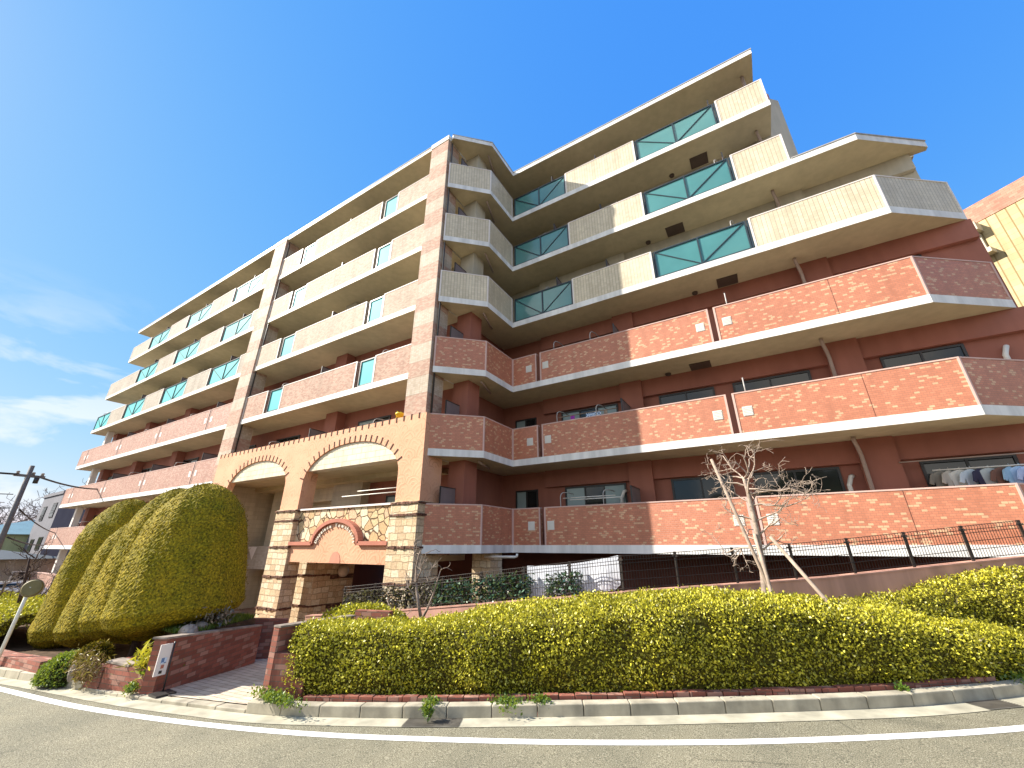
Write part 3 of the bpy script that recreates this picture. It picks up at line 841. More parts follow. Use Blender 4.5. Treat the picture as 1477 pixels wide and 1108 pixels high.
# ---- room walls of the right wing
for k, k2 in (('R1', 'R2'), ('R2', 'R3'), ('R3', 'G1'), ('G1', 'G2'), ('G2', 'G3'), ('G3', 'RF')):
    z0, z1 = Z[k] + FH, Z[k2]
    m_ = M['maroon'] if k[0] == 'R' else M['beige_wall']
    xr = {'R1': 7.05, 'R2': 6.8, 'R3': 6.6, 'G1': 6.1}.get(k, 2.95)
    mb = MB()
    mb.box(-9.2, xr, BR, 19.0, z0 - FH, z1, skip='k')
    mb.box(-9.2, -9.05, 11.1, BR, z0, z1)             # side wall of the re-entrant corner
    mb.build('room_wall', m_, B)
    mb = MB(); mb.box(-7.0, xr - .05, BR - .16, BR, z1 - .62, z1 - .002)
    mb.build('lintel_beam', m_, B)
    for xa, xb in ((-3.75, -2.96), (2.45, 2.95 if xr < 3 else 3.25)):
        mb = MB(); mb.box(xa, xb, BR - .28, BR - .161, z0, z1 - .003)
        mb.build('wall_pier', m_, B)
    mb = MB(); mb.box(-9.04, -8.35, 10.75, 11.45, z0, z1 - .003)
    mb.build('corner_pier', m_, B)
    # windows with curtains behind some panes
    for a, b, cur in ((-6.25, -3.95, (0, 2)), (-8.4, -7.4, (0,)), (-2.45, -.65, ()), (-.1, 2.0, ()), (3.65, 5.35, ())):
        if b > xr: continue
        window(a, b, BR - .002, z0 + .02 if a < -3 else z0 + .5, z1 - .66, curtain=cur, parts=3 if b - a > 2.2 else 2)
    partition(-3.45, YR + .25, BR - .28, z0 - FH)
    if k in ('G1', 'G2', 'G3'):
        partition(-5.6, YR + .25, BR, z0 - FH); partition(1.2, YR + .25, BR, z0 - FH) if k != 'G1' else None
    partition(-9.02 + .35, 9.95, 10.7, z0 - FH)
    # drainpipe on the pier, with its elbow at the soffit
    if k not in ('G3',):
        mb = MB(); px = 2.5 if xr > 3 else 2.6
        mb.tube([(px - .12, BR - .75, z1 - .03), (px - .12, BR - .72, z1 - .12), (px - .02, BR - .42, z1 - .35), (px, BR - .36, z1 - .5), (px, BR - .36, z0)], .05, 8)
        mb.tube([(px, BR - .36, z0 + .95), (px, BR - .36, z0 + 1.02)], .062, 8)
        mb.build('drainpipe', M['pipe_paint'], B)
    else:
        mb = MB(); mb.tube([(2.55, YR + .7, z1 - .03), (2.55, YR + .7, z0)], .06, 8); mb.build('drainpipe', M['pipe_paint'], B)
    # pipe under the soffit of the re-entrant corner
    mb = MB(); mb.tube([(-8.35, 12.2, z1 - .06), (-7.95, 11.0, z1 - .07)], .04, 8); mb.build('soffit_pipe', M['pipe_paint'], B)
    # square escape hatch in the soffit
    xh = {'G1': -1.18, 'G2': .15, 'G3': None, 'R3': .12, 'R2': -1.22, 'R1': None}[k]
    if xh is not None:
        mb = MB(); mb.box(xh, xh + .64, 13.46, 14.02, z1 - .03, z1 - .002); mb.build('soffit_hatch', M['hatch'], B)
        mb = MB(); mb.lathe((xh - .75 if k != 'R1' else -.7, 13.9, z1 - .09), [(.05, 0), (.09, .02), (.10, .06), (.10, .088)], 14); mb.build('ceiling_light', M['hatch'], B)
for x_, z_ in ((2.08, Z['R1']), (-4.1, Z['R1']), (5.9, Z['R2'])):   # white kitchen ducts on the wall
    mb = MB(); mb.tube([(x_ + .16, BR - .0, z_ + 1.98), (x_ + .10, BR - .16, z_ + 1.95), (x_, BR - .2, z_ + 1.72), (x_ + .01, BR - .2, z_ + 1.35)], .055, 10)
    mb.build('air_duct', M['white_plastic'], B)
for k in ('R1', 'R2', 'R3'):
    hook(-5.85, YR + .22, Z[k] + .02); hook(-4.35, YR + .22, Z[k] + .02)
for k in ('G1', 'G2'):
    hook(-6.1, YR + .2, Z[k] - .22); hook(-4.4, YR + .2, Z[k] - .22); hook(.9, YR + .2, Z[k] - .1)
for x_, k in ((.2, 'R2'), (.25, 'R3')):
    mb = MB(); mb.tube([(x_, YR + .1, Z[k] + 1.3), (x_, YR + .1, Z[k] + 1.88)], .02, 6); mb.build('laundry_bracket', M['grey_metal'], B)
# gable end, splayed, with a band of red tile at the top
mb = MB(); mb.prism([(2.95, 14.26), (3.75, 15.0), (3.75, 19), (2.95, 19)], Z['G2'] + .24, 17.0); mb.build('gable_wall', M['beige_wall'], B)
mb = MB(); mb.prism([(2.6, 14.7), (3.0, 14.7), (3.6, 15.3), (3.6, 19), (2.6, 19)], 17.45, 17.95); mb.build('roof_parapet', M['red_tile'], B)
mb = MB(); mb.prism([(5.6, 14.6), (6.35, 14.6), (6.35, 19), (5.6, 19)], Z['G2'] + FH + .002, Z['G2'] + .62); mb.build('roof_parapet', M['cream_tile'], B)
mb = MB(); pline(mb, [(2.96, 12.64), (4.61, 12.64), (6.52, 14.08)], Z['G2'] + FH, Z['G2'] + FH + .035, .2); mb.build('roof_edge', M['grey_metal'], B)
# undercroft below the right wing
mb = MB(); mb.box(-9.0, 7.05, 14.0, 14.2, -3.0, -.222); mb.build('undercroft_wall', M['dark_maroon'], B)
mb = MB(); mb.box(-8.45, -7.75, 11.5, 12.2, -3.0, -.222); mb.build('stone_pier', M['ashlar'], B)
mb = MB(); mb.tube([(-7.9, 11.4, -.33), (-6.9, 11.6, -.33), (-6.82, 11.6, -.30), (-6.82, 11.6, -.23)], .04, 8); mb.build('drainpipe', M['white_plastic'], B)

# ---- left range slabs and roof
XQ0, XQ1, XP0, XP1 = -22.85, -21.65, -10.07, -9.06
for k in ('R0', 'R1', 'R2', 'R3', 'G1', 'G2', 'G3'):
    e = LEFT_END[k]
    xr = XQ0 + .02 if k in ('R0', 'R1') else XP1 - .03
    pl = [(e, YL), (xr, YL), (xr, BL), (e, BL)]
    if k == 'R2': pl = [(e, YL), (XQ0 + .02, YL), (XQ0 + .02, 9.78), (xr, 9.78), (xr, BL), (e, BL)]
    slab('balcony_slab', pl, Z[k], M['fascia'] if k[0] == 'R' else M['cream_fascia'])
slab('roof_slab', [(LEFT_END['RF'], YL - .05), (XP1 - .02, YL - .05), (XP1 - .02, 16.5), (LEFT_END['RF'], 16.5)], Z['RF'], M['cream_fascia'], .22)
mb = MB(); pline(mb, [(LEFT_END['RF'], YL - .07), (XP1, YL - .07)], Z['RF'] + .22, Z['RF'] + .26, .2); mb.build('roof_edge', M['grey_metal'], B)

# ---- left range parapets and glass
for k in ('G3', 'G2', 'G1'):
    e = LEFT_END[k]; z = Z[k]
    gl = [(-26.95, -23.65), (-33.45, -30.0), (-39.95, -36.45)] + ([(-46.2, -43.05)] if k == 'G1' else [])
    x1 = XQ0
    for a, b in gl:
        parapet([(b + .03, YL), (x1, YL)], z, M['grey_tile'], M['white_trim'], corners=False)
        glass_front(a, b, YL + .05, z, M['cyan_glass']); x1 = a - .03
    if x1 - e > .4: parapet([(e, YL), (x1, YL)], z, M['grey_tile'], M['white_trim'], corners=False)
for k in ('R3', 'R2', 'R1', 'R0'):
    z = Z[k]; xs_ = [LEFT_END[k], -44.85, -38.2, -31.75, -25.35, XQ0]
    for i in range(len(xs_) - 1):
        parapet([(xs_[i] + (.05 if i else 0), YL), (xs_[i + 1] - .05, YL)], z, M['pink_tile'], M['pink_trim'], corners=False)
        if 0 < i < len(xs_):
            for xv in (xs_[i] - .42, xs_[i] + .22):
                mb = MB(); mb.box(xv, xv + .22, YL + .003, YL + .011, z + .66, z + .96)
                mb.build('vent_grille', M['white_trim'], B)
    if k == 'R0':
        mb = MB(); mb.box(LEFT_END[k], XQ0, YL + .03, YL + .2, -5.2, z - .001); mb.build('terrace_wall', M['pink_tile'], B)
for k, m_ in (('G3', 'pale_tile'), ('G2', 'pale_tile'), ('G1', 'pale_tile'), ('R3', 'blush_tile')):
    z = Z[k]; mt = M.get(m_, M['grey_tile'])
    x1 = XP0
    for a, b in ((-13.15, -12.12), (-19.65, -18.45)):
        parapet([(b + .02, YL), (x1, YL)], z, mt, M['white_trim'], corners=False)
        glass_front(a + .1, b, YL + .05, z, M['cyan_glass'], False); x1 = a - .02
    parapet([(XQ1, YL), (x1, YL)], z, mt, M['white_trim'], corners=False)

# ---- room walls, piers, screens of the left range
for k, k2 in (('R0', 'R1'), ('R1', 'R2'), ('R2', 'R3'), ('R3', 'G1'), ('G1', 'G2'), ('G2', 'G3'), ('G3', 'RF')):
    z0, z1 = Z[k] + FH, Z[k2]
    m_ = M['maroon'] if k[0] == 'R' else M['beige_wall']
    e = LEFT_END[k2] + 1.6
    xr = XP1 - .05 if k not in ('R0', 'R1') else XQ0
    mb = MB(); mb.box(e, xr, BL, 16.4, z0 - FH, z1 - .002, skip='k'); mb.build('room_wall', m_, B)
    for xp in (-25.4, -31.8, -38.2, -44.6) + ((-16.0,) if xr > -20 else ()):
        if xp > e:
            mb = MB(); mb.box(xp - .4, xp + .4, BL - .45, BL, z0, z1 - .004); mb.build('wall_pier', m_, B)
    for a in (-45.2, -43.2, -36.7, -30.3, -23.9) + ((-19.9, -13.6) if xr > -20 else ()):
        if a > e and a + 2 < xr: window(a - 1.0, a + 1.0, BL - .002, z0 + .02, z1 - .55, curtain=(0,) if random.random() < .5 else ())
    for xp in (-25.4, -31.8, -38.2) + ((-16.0,) if xr > -20 else ()):
        partition(xp, YL + .25, BL - .45, z0 - FH)
    for xp in (-28.6, -35.2, -41.5) + ((-12.0, -19.0) if xr > -20 else ()):
        if xp > e: hook(xp, YL + .25, Z[k] - (.1 if k[0] == 'R' else .28))
    if k in ('R0', 'R1', 'R2', 'R3'):
        mb = MB(); mb.box(e + .4, e + .75, YL + .5, YL + .85, z0, z1 - .003); mb.build('end_column', M['white_trim'], B)
# railings seen over the left ends
for k in ('G3', 'G2', 'G1'):
    mb = MB(); e = LEFT_END[k]
    mb.tube([(e + .2, YL + .3, Z[k] + 1.2), (e + .2, YL + .3, Z[k] + 1.75), (e + .3, YL + .4, Z[k] + 1.85), (e + .9, YL + .5, Z[k] + 1.85)], .02, 6)
    mb.build('laundry_bracket', M['grey_metal'], B)

# ---- banded tile piers P and Q
M['pier_joint'] = paint('pier_joint', (.36, .26, .21), .05, .7)
def banded(x0, x1, y0, y1, z0, z1, name):
    mb = MB(); z = z0; i = 0
    while z < z1 - .01:
        h = min((.78, .66, .60, .72)[i % 4], z1 - z)
        low = z < 9.5
        mi = 1 if i % 2 else 0
        mb.box(x0, x1, y0, y1, z, z + h - .006, mi, skip='' if h > 1 else '')
        mb.box(x0 + .008, x1 - .008, y0 + .008, y1 - .008, z + h - .006, z + h, 2)
        z += h; i += 1
    return mb.build(name, [M['pier_tile'], M['cream_small'], M['pier_joint']], B)
M['cream_small'] = tiles('cream_small', (.47, .40, .32), (.52, .45, .37), .5, (.34, .26, .19), .115, .075, .007, offset=0.0, rough=.7, spec=.15, var=.05)
M['pier_tile'] = tiles('pier_tile', (.43, .27, .205), (.48, .35, .27), .5, (.34, .22, .17), .118, .0535, .004, var=.06, rough=.7, spec=.15)
banded(XP0, XP1, 9.42, 10.2, 4.1, 17.20, 'tiled_pier')
banded(XQ0, XQ1, 9.42, 10.2, 2.9, 17.20, 'tiled_pier')
for xa, xb in ((XP0, XP1), (XQ0, XQ1)):
    mb = MB(); mb.box(xa - .02, xb + .02, 9.40, 10.2, 17.2, 17.47); mb.build('pier_cap', M['cream_fascia'], B)
mb = MB(); mb.tube([(XP1 + .07, 9.62, 17.1), (XP1 + .07, 9.62, 1.2)], .035, 6); mb.build('drainpipe', M['dark_metal'], B)
mb = MB(); mb.tube([(XQ1 + .07, 9.58, 17.1), (XQ1 + .07, 9.58, 4.15)], .035, 6); mb.build('drainpipe', M['dark_metal'], B)

# ---- arched entrance screen
SX0, SX1, ST, SY0, SY1 = -22.4, -8.93, 4.10, 9.34, 9.62
def zlow(x):
    for c, hw, sp, rise in ((-12.55, 2.58, 2.22, 1.31), (-18.62, 2.33, 2.25, 1.2)):
        u_ = (x - c) / hw
        if abs(u_) < 1: return sp + rise * math.sqrt(max(0, 1 - abs(u_) ** 2.15))
    return 1.27 if x > -17.5 else -2.9
mb = MB()
cuts = sorted(set([SX0, SX1, -9.97, -15.13, -16.29, -20.95] + [-12.55 + 2.58 * math.cos(a) for a in np.linspace(.02, math.pi - .02, 44)] + [-18.62 + 2.33 * math.cos(a) for a in np.linspace(.02, math.pi - .02, 40)]))
pz = None
for a, b in zip(cuts[:-1], cuts[1:]):
    m_ = (a + b) / 2
    arch = any(abs(m_ - c) < hw for c, hw in ((-12.55, 2.58), (-18.62, 2.33)))
    za, zb = (zlow(a + 1e-6), zlow(b - 1e-6)) if arch else (zlow(m_), zlow(m_))
    mb.face([(a, SY0, za), (b, SY0, zb), (b, SY0, ST), (a, SY0, ST)])
    mb.face([(b, SY1, zb), (a, SY1, za), (a, SY1, ST), (b, SY1, ST)])
    mb.face([(a, SY1, za), (b, SY1, zb), (b, SY0, zb), (a, SY0, za)], 0)
    mb.face([(a, SY0, ST), (b, SY0, ST), (b, SY1, ST), (a, SY1, ST)])
    if pz is not None and abs(pz - za) > .02:
        lo_, hi_ = min(pz, za), max(pz, za)
        q = [(a, SY0, lo_), (a, SY1, lo_), (a, SY1, hi_), (a, SY0, hi_)]
        mb.face(q if pz < za else q[::-1])
    pz = zb
mb.face([(SX1, SY0, 1.27), (SX1, SY1, 1.27), (SX1, SY1, ST), (SX1, SY0, ST)]); mb.face([(SX0, SY1, -2.9), (SX0, SY0, -2.9), (SX0, SY0, ST), (SX0, SY1, ST)])
screen = mb.build('arch_screen', M['stucco'], B)
# deeper piers behind the screen
mb = MB(); mb.box(-9.95, -8.96, SY1, 10.3, 1.27, 4.05); mb.build('screen_pier', M['stucco'], B)
mb = MB(); mb.box(-16.27, -15.15, SY1, 9.95, 1.27, 2.68); mb.build('screen_pier', M['stucco'], B)
# terrace deck behind the screen top and its pale tympanum walls in the arches
mb = MB(); mb.box(-22.3, -10.1, SY0 + .06, 9.79, 2.688, 4.0); mb.build('tympanum_wall', M['white_tile'], B)
# brick teeth on the coping and round the arches
mb = MB(); x = SX0 + .1
while x < SX1 - .05:
    mb.box(x, x + .048, SY0 - .014, SY0 + .2, ST - .16, ST + .03); x += .352
sub(mb.build('coping_bricks', M['tooth_brick']), screen)
mb = MB()
for c, hw, sp, rise, n_ in ((-12.55, 2.58, 2.22, 1.31, 22), (-18.62, 2.33, 2.25, 1.2, 20)):
    px_, pts_ = [], []
    for a in np.linspace(math.pi, 0, 400):
        u_ = math.cos(a); pts_.append((c + hw * u_, sp + rise * max(0, 1 - abs(u_) ** 2.15) ** .5))
    pts_ = np.array(pts_); ln = np.concatenate([[0], np.cumsum(np.hypot(*np.diff(pts_, axis=0).T))])
    for k in range(n_):
        s_ = (k + .6) / n_ * ln[-1]
        p = Vector((np.interp(s_, ln, pts_[:, 0]), np.interp(s_, ln, pts_[:, 1])))
        p2 = Vector((np.interp(min(ln[-1], s_ + .02), ln, pts_[:, 0]), np.interp(min(ln[-1], s_ + .02), ln, pts_[:, 1])))
        d = (p2 - p).normalized() if (p2 - p).length > 1e-6 else Vector((0, -1))
        nrm_ = Vector((-d.y, d.x))
        if p.y < sp + .12: continue
        q = [p - d * .022 + nrm_ * .0, p + d * .022, p + d * .022 + nrm_ * .235, p - d * .022 + nrm_ * .235]
        fr_ = [(v_.x, SY0 - .014, v_.y) for v_ in q]; bk_ = [(v_.x, SY0 + .1, v_.y) for v_ in q]
        mb.face(fr_); mb.face(bk_[::-1])
        for i in range(4): mb.face([fr_[(i + 1) % 4], fr_[i], bk_[i], bk_[(i + 1) % 4]])
sub(mb.build('arch_bricks', M['tooth_brick']), screen)

# ---- stone columns with rough dark bands
def stone_column(x0, x1, y0, y1, z0, z1, bands):
    mb = MB(); mb.box(x0, x1, y0, y1, z0, z1)
    o = mb.build('stone_column', M['ashlar'], B)
    for zb in bands:
        mb = MB(); n_ = 9
        for i in range(n_):
            a = x0 - .02 + (x1 - x0 + .04) * i / n_; b = x0 - .02 + (x1 - x0 + .04) * (i + 1) / n_
            j = random.uniform(.02, .05); h = random.uniform(.02, .042)
            mb.box(a, b, y0 - j, y0 + .1, zb - h, zb + h)
        for i in range(5):
            a = y0 + .1 + (y1 - y0 - .1) * i / 5; b = y0 + .1 + (y1 - y0 - .1) * (i + 1) / 5
            j = random.uniform(.02, .05); h = random.uniform(.02, .042)
            mb.box(x1 - .1, x1 + j, a, b, zb - h, zb + h)
        sub(mb.build('stone_band', M['band_stone']), o)
    return o
BANDS = (1.22, .87, -.05, -1.04, -2.06)
stone_column(-16.34, -15.10, 9.26, 9.8, -2.95, 1.27, BANDS)
stone_column(-10.03, -8.90, 9.26, 10.35, -2.95, 1.27, BANDS)
stone_column(-15.85, -14.85, 10.3, 11.0, -2.95, -.56, (-1.04, -2.06))
# stone balcony front, moulding, sign beam
mb = MB(); mb.box(-15.099, -10.031, 9.46, 9.60, .06, 1.22); mb.build('rubble_panel', M['rubble'], B)
mb = MB(); mb.box(-15.099, -10.031, 9.40, 9.64, 1.22, 1.28); mb.build('panel_coping', M['white_trim'], B)
def hump(x, o=0.0):
    u_ = (x + 12.6) / (1.16 + o)
    return .06 + (.70 + o) * math.sqrt(max(0, 1 - u_ * u_)) if abs(u_) < 1 else .06
mb = MB()
xs_ = sorted(set([-15.099, -10.031] + [-12.6 + 1.16 * math.cos(a) for a in np.linspace(0, math.pi, 30)]))
for a, b in zip(xs_[:-1], xs_[1:]):
    mb.face([(a, 9.33, -.54), (b, 9.33, -.54), (b, 9.33, hump(b)), (a, 9.33, hump(a))])
    mb.face([(a, 9.33, hump(a)), (b, 9.33, hump(b)), (b, 9.46, hump(b)), (a, 9.46, hump(a))])
    mb.face([(a, 10.2, -.54), (b, 10.2, -.54), (b, 9.33, -.54), (a, 9.33, -.54)])
beam = mb.build('sign_beam', M['stucco'], B)
pth = [(-15.14, .07)] + [(-13.80, .07)] + [(-12.6 - 1.20 * math.cos(a), .06 + .74 * math.sin(a)) for a in np.linspace(.12, math.pi - .12, 26)] + [(-11.40, .07), (-10.04, .07)]
mb = MB()
for (xa, za), (xb, zb) in zip(pth[:-1], pth[1:]):
    d = Vector((xb - xa, zb - za)).normalized(); n_ = Vector((-d.y, d.x)) * .06
    q = [(xa - n_.x, za - n_.y), (xb - n_.x, zb - n_.y), (xb + n_.x, zb + n_.y), (xa + n_.x, za + n_.y)]
    f_ = [(X, 9.24, Z_) for X, Z_ in q]; k_ = [(X, 9.47, Z_) for X, Z_ in q]
    mb.face(f_); mb.face(k_[::-1])
    for i in range(4): mb.face([f_[(i + 1) % 4], f_[i], k_[i], k_[(i + 1) % 4]])
sub(mb.build('moulding', M['terracotta_trim']), beam)
mb = MB()
em = [(-12.47 + .27 * math.cos(a), -.54 + .36 * math.sin(a)) for a in np.linspace(0, math.pi, 20)]
mb.face([(x_, 9.318, z_ + .002) for x_, z_ in em]); 
for (xa, za), (xb, zb) in zip(em[:-1], em[1:]): mb.face([(xb, 9.318, zb + .002), (xa, 9.318, za + .002), (xa, 9.33, za + .002), (xb, 9.33, zb + .002)])
sub(mb.build('emblem', M['salmon']), beam)
# raised lettering bent along the moulding
def letters(txt, r, zc, xc, size, a0, a1, squash):
    objs = []
    n_ = len(txt)
    wts = [{'i': .45, 'l': .45, 'm': 1.35, 'w': 1.3, 'T': 1.1, 'D': 1.15, ' ': .9}.get(ch, .9) for ch in txt]
    tot = sum(wts); acc = 0
    for ch, w_ in zip(txt, wts):
        f_ = (acc + w_ / 2) / tot; acc += w_
        if ch == ' ': continue
        ang = a0 + (a1 - a0) * f_
        cu = bpy.data.curves.new('letter', 'FONT'); cu.body = ch; cu.size = size; cu.extrude = .022; cu.align_x = 'CENTER'; cu.resolution_u = 2; cu.offset = .004
        ob = bpy.data.objects.new('letter', cu); COL.objects.link(ob)
        x_ = xc + r * math.cos(ang); z_ = zc + r * squash * math.sin(ang)
        ob.matrix_world = Matrix.Translation((x_, 9.30, z_)) @ Matrix.Rotation(-(ang - math.pi / 2) * .9, 4, 'Y') @ Matrix.Rotation(math.pi / 2, 4, 'X')
        objs.append(ob)
    dg = bpy.context.evaluated_depsgraph_get(); dg.update()
    vs, fs = [], []
    for ob in objs:
        me = ob.evaluated_get(dg).to_mesh(); mw = ob.matrix_world.copy(); b_ = len(vs)
        vs += [tuple(mw @ v_.co) for v_ in me.vertices]; fs += [[b_ + i for i in p.vertices] for p in me.polygons]
        ob.evaluated_get(dg).to_mesh_clear()
    for ob in objs:
        cu = ob.data; bpy.data.objects.remove(ob); bpy.data.curves.remove(cu)
    me = bpy.data.meshes.new('lettering'); me.from_pydata(vs, [], fs); me.materials.append(M['letter'])
    o = bpy.data.objects.new('lettering', me); COL.objects.link(o)
    return o
sub(letters('Diapalace Townhearts', .95, .02, -12.6, .165, R(176), R(4), .60), beam)

# ---- inside of the entrance
mb = MB(); mb.box(-21.9, -15.9, 12.4, 12.6, -.55, 2.68); mb.build('lobby_wall', M['lobby_tile'], B)
mb = MB(); mb.box(-23, -21.9, 9.7, 12.6, -2.9, 2.68); mb.build('lobby_wall', M['lobby_tile'], B)
mb = MB(); mb.box(-21.0, -20.2, 11.61, 12.4, -.2, 2.68); mb.build('lobby_pier', M['lobby_tile'], B)
mb = MB(); mb.box(-20.2, -16.0, 11.9, 12.398, 1.9, 2.68); mb.build('lobby_lintel', M['lobby_tile'], B)
mb = MB(); mb.box(-22.5, -16.0, 11.3, 11.6, -1.0, -.02); mb.build('lobby_beam', M['grey_tile'], B)
mb = MB(); mb.face([(-21.7, 11.29, -.06), (-21.2, 11.29, -.62), (-20.95, 11.29, -.06)]); mb.face([(-20.95, 11.298, -.06), (-21.2, 11.298, -.62), (-21.7, 11.298, -.06)]); mb.build('white_pennant', M['white_trim'], B)
mb = MB(); mb.box(-23, -19.6, 12.3, 12.5, -2.9, -1.0); mb.build('lobby_wall', M['lobby_tile'], B)
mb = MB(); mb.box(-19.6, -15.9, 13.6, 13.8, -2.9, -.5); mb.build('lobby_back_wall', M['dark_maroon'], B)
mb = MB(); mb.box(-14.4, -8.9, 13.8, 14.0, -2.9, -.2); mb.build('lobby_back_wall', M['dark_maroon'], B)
mb = MB(); mb.box(-19.58, -19.3, 11.7, 12.5, -2.9, -1.0); mb.build('door_frame', M['dark_metal'], B)
mb = MB(); mb.box(-15.2, -14.86, 11.0, 12.1, -2.9, -.56); mb.build('lobby_side_wall', M['ashlar'], B)
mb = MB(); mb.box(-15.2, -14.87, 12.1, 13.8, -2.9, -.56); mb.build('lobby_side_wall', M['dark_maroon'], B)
mb = MB(); mb.box(-14.86, -14.82, 11.02, 12.1, -1.2, -1.05); mb.build('wall_band', M['band_stone'], B)
mb = MB(); mb.box(-14.86, -14.82, 11.02, 12.1, -2.2, -2.05); mb.build('wall_band', M['band_stone'], B)
mb = MB(); mb.lathe((-14.55, 11.35, -1.13), [(.02, 0), (.12, .03), (.19, .12), (.21, .21), (.19, .30), (.12, .39), (.02, .42)], 20); lp = mb.build('wall_lamp', M['lamp_glass'], B)
mb = MB(); mb.tube([(-14.84, 11.35, -.92), (-14.70, 11.35, -.92)], .05, 10); sub(mb.build('bracket', M['dark_metal']), lp)
# recess behind the right arch at first-floor level
mb = MB(); mb.box(-15.1, -9.9, 9.61, 13.0, -.50, -.30); mb.build('recess_floor', M['soffit'], B)
mb = MB(); mb.box(-14.3, -9.9, 11.9, 12.1, -.3, 2.68); mb.build('recess_wall', M['maroon'], B)
mb = MB(); mb.box(-16.2, -14.3, 11.5, 11.9, -.3, 2.68); mb.build('recess_wall', M['lobby_tile'], B)
mb = MB(); mb.box(-22.3, -9.95, 11.101, 12.3, 2.50, 2.69); mb.build('recess_soffit', M['soffit'], B)
window(-13.2, -10.6, 11.898, -.28, 1.9, curtain=(0,), parts=3)

# ------------------------------------------------------------------ washing and small things on the balconies
def pole_rail(x0, x1, y, z, label, mat, sag=0.0):
    mb = MB(); mb.tube([(x0, y, z), ((x0 + x1) / 2, y, z - sag), (x1, y, z)], .017, 6)
    return tag(mb.build('laundry_pole', mat), label, 'laundry pole', 'laundry poles on the balconies')
pole_rail(-5.9, -4.05, YR + .55, Z['R1'] + 1.74, 'white laundry pole in front of the curtained first-floor window right of the stone column', M['white_plastic'])
pole_rail(-5.6, -3.8, YR + .42, Z['R1'] + 1.66, 'lower white laundry pole with pegs on the same first-floor balcony', M['white_plastic'])
pole_rail(-5.9, -3.7, YR + .5, Z['R2'] + 1.74, 'pale laundry pole carrying a blue checked cloth and a purple cloth', M['timber'])
pole_rail(-6.1, -3.9, YR + .5, Z['G2'] + 1.60, 'thin laundry pole behind the glass balustrade, second cream floor', M['grey_metal'])
pole_rail(-6.1, -3.9, YR + .5, Z['G1'] + 1.60, 'thin laundry pole behind the glass balustrade, lowest cream floor', M['grey_metal'])
pole_rail(3.2, 6.05, YR + 1.28, Z['R1'] + 2.2, 'brown upper rail holding pegs above the washing at the far right', M['pipe_paint'])
pole_rail(3.72, 5.85, YR + 1.15, Z['R1'] + 1.93, 'white laundry pole full of shirts at the far right balcony', M['white_plastic'])
pole_rail(-12.6, -10.15, 9.95, Z['R1'] + 2.06, 'upper white laundry pole inside the right arch', M['white_plastic'])
pole_rail(-13.3, -10.15, 9.85, Z['R1'] + 1.90, 'lower white laundry pole inside the right arch', M['white_plastic'])
pole_rail(-.1, 2.2, YR + .4, Z['R3'] + 1.62, 'thin laundry pole over the red balcony, highest red floor', M['grey_metal'])

def garment(x, y, zt, w, h, mat, label, rot=1.25, hood=False):
    """a shirt on a hanger: shoulders, short sleeves, soft folds, about 5 cm thick"""
    mb = MB()
    half = [(.10, 0), (.30, -.035), (.50, -.085), (.72, -.30), (.58, -.36), (.47, -.24), (.46, -.6), (.50, -1.0)]
    cr_, sr_ = math.cos(rot), math.sin(rot)
    def T(px, py, pz): return (x + px * cr_ - py * sr_, y + px * sr_ + py * cr_, zt + pz)
    nx, nz_ = 12, 10
    def edge_x(v):                                    # half-width of the body at depth v
        return float(np.interp(v, [0, .035, .085, .16, .24, .6, 1], [.12, .30, .50, .52, .47, .46, .50]))
    def P(i, j, sgn):
        v = (j / nz_) ** 1.4; u_ = (i / nx - .5) * 2
        th = .020 * (1 - u_ * u_) + .004 + .014 * v * math.sin(u_ * 7 + x * 9)
        return T(u_ * edge_x(v) * w, sgn * th + .02 * v * math.sin(u_ * 4 + x * 5), -v * h)
    for i in range(nx):
        for j in range(nz_):
            mb.face([P(i, j + 1, -1), P(i + 1, j + 1, -1), P(i + 1, j, -1), P(i, j, -1)], 0, True)
            mb.face([P(i, j, 1), P(i + 1, j, 1), P(i + 1, j + 1, 1), P(i, j + 1, 1)], 0, True)
    for s_ in (-1, 1):                                # short sleeves, flat and drooping
        q = [(s_ * .46 * w, -.07 * h), (s_ * .60 * w, -.13 * h), (s_ * .78 * w, -.38 * h), (s_ * .60 * w, -.42 * h), (s_ * .46 * w, -.25 * h)]
        for o_ in (-.014, .014): mb.face([T(a_, o_, b_) for a_, b_ in (q if (o_ < 0) == (s_ > 0) else q[::-1])])
        for k in range(5):
            (a0_, b0_), (a1_, b1_) = q[k], q[(k + 1) % 5]
            mb.face([T(a0_, -.014, b0_), T(a1_, -.014, b1_), T(a1_, .014, b1_), T(a0_, .014, b0_)])
    mb.tube([T(0, 0, .07), T(.02, 0, .05), T(.02, 0, .03), T(0, 0, 0)], .005, 5)
    return tag(mb.build('garment', mat), label, 'garment', 'washing on the far right balcony')
def cloth(name, col): 
    M[name] = paint(name, col, .05, .9, 5, .05, .1, .2); return M[name]
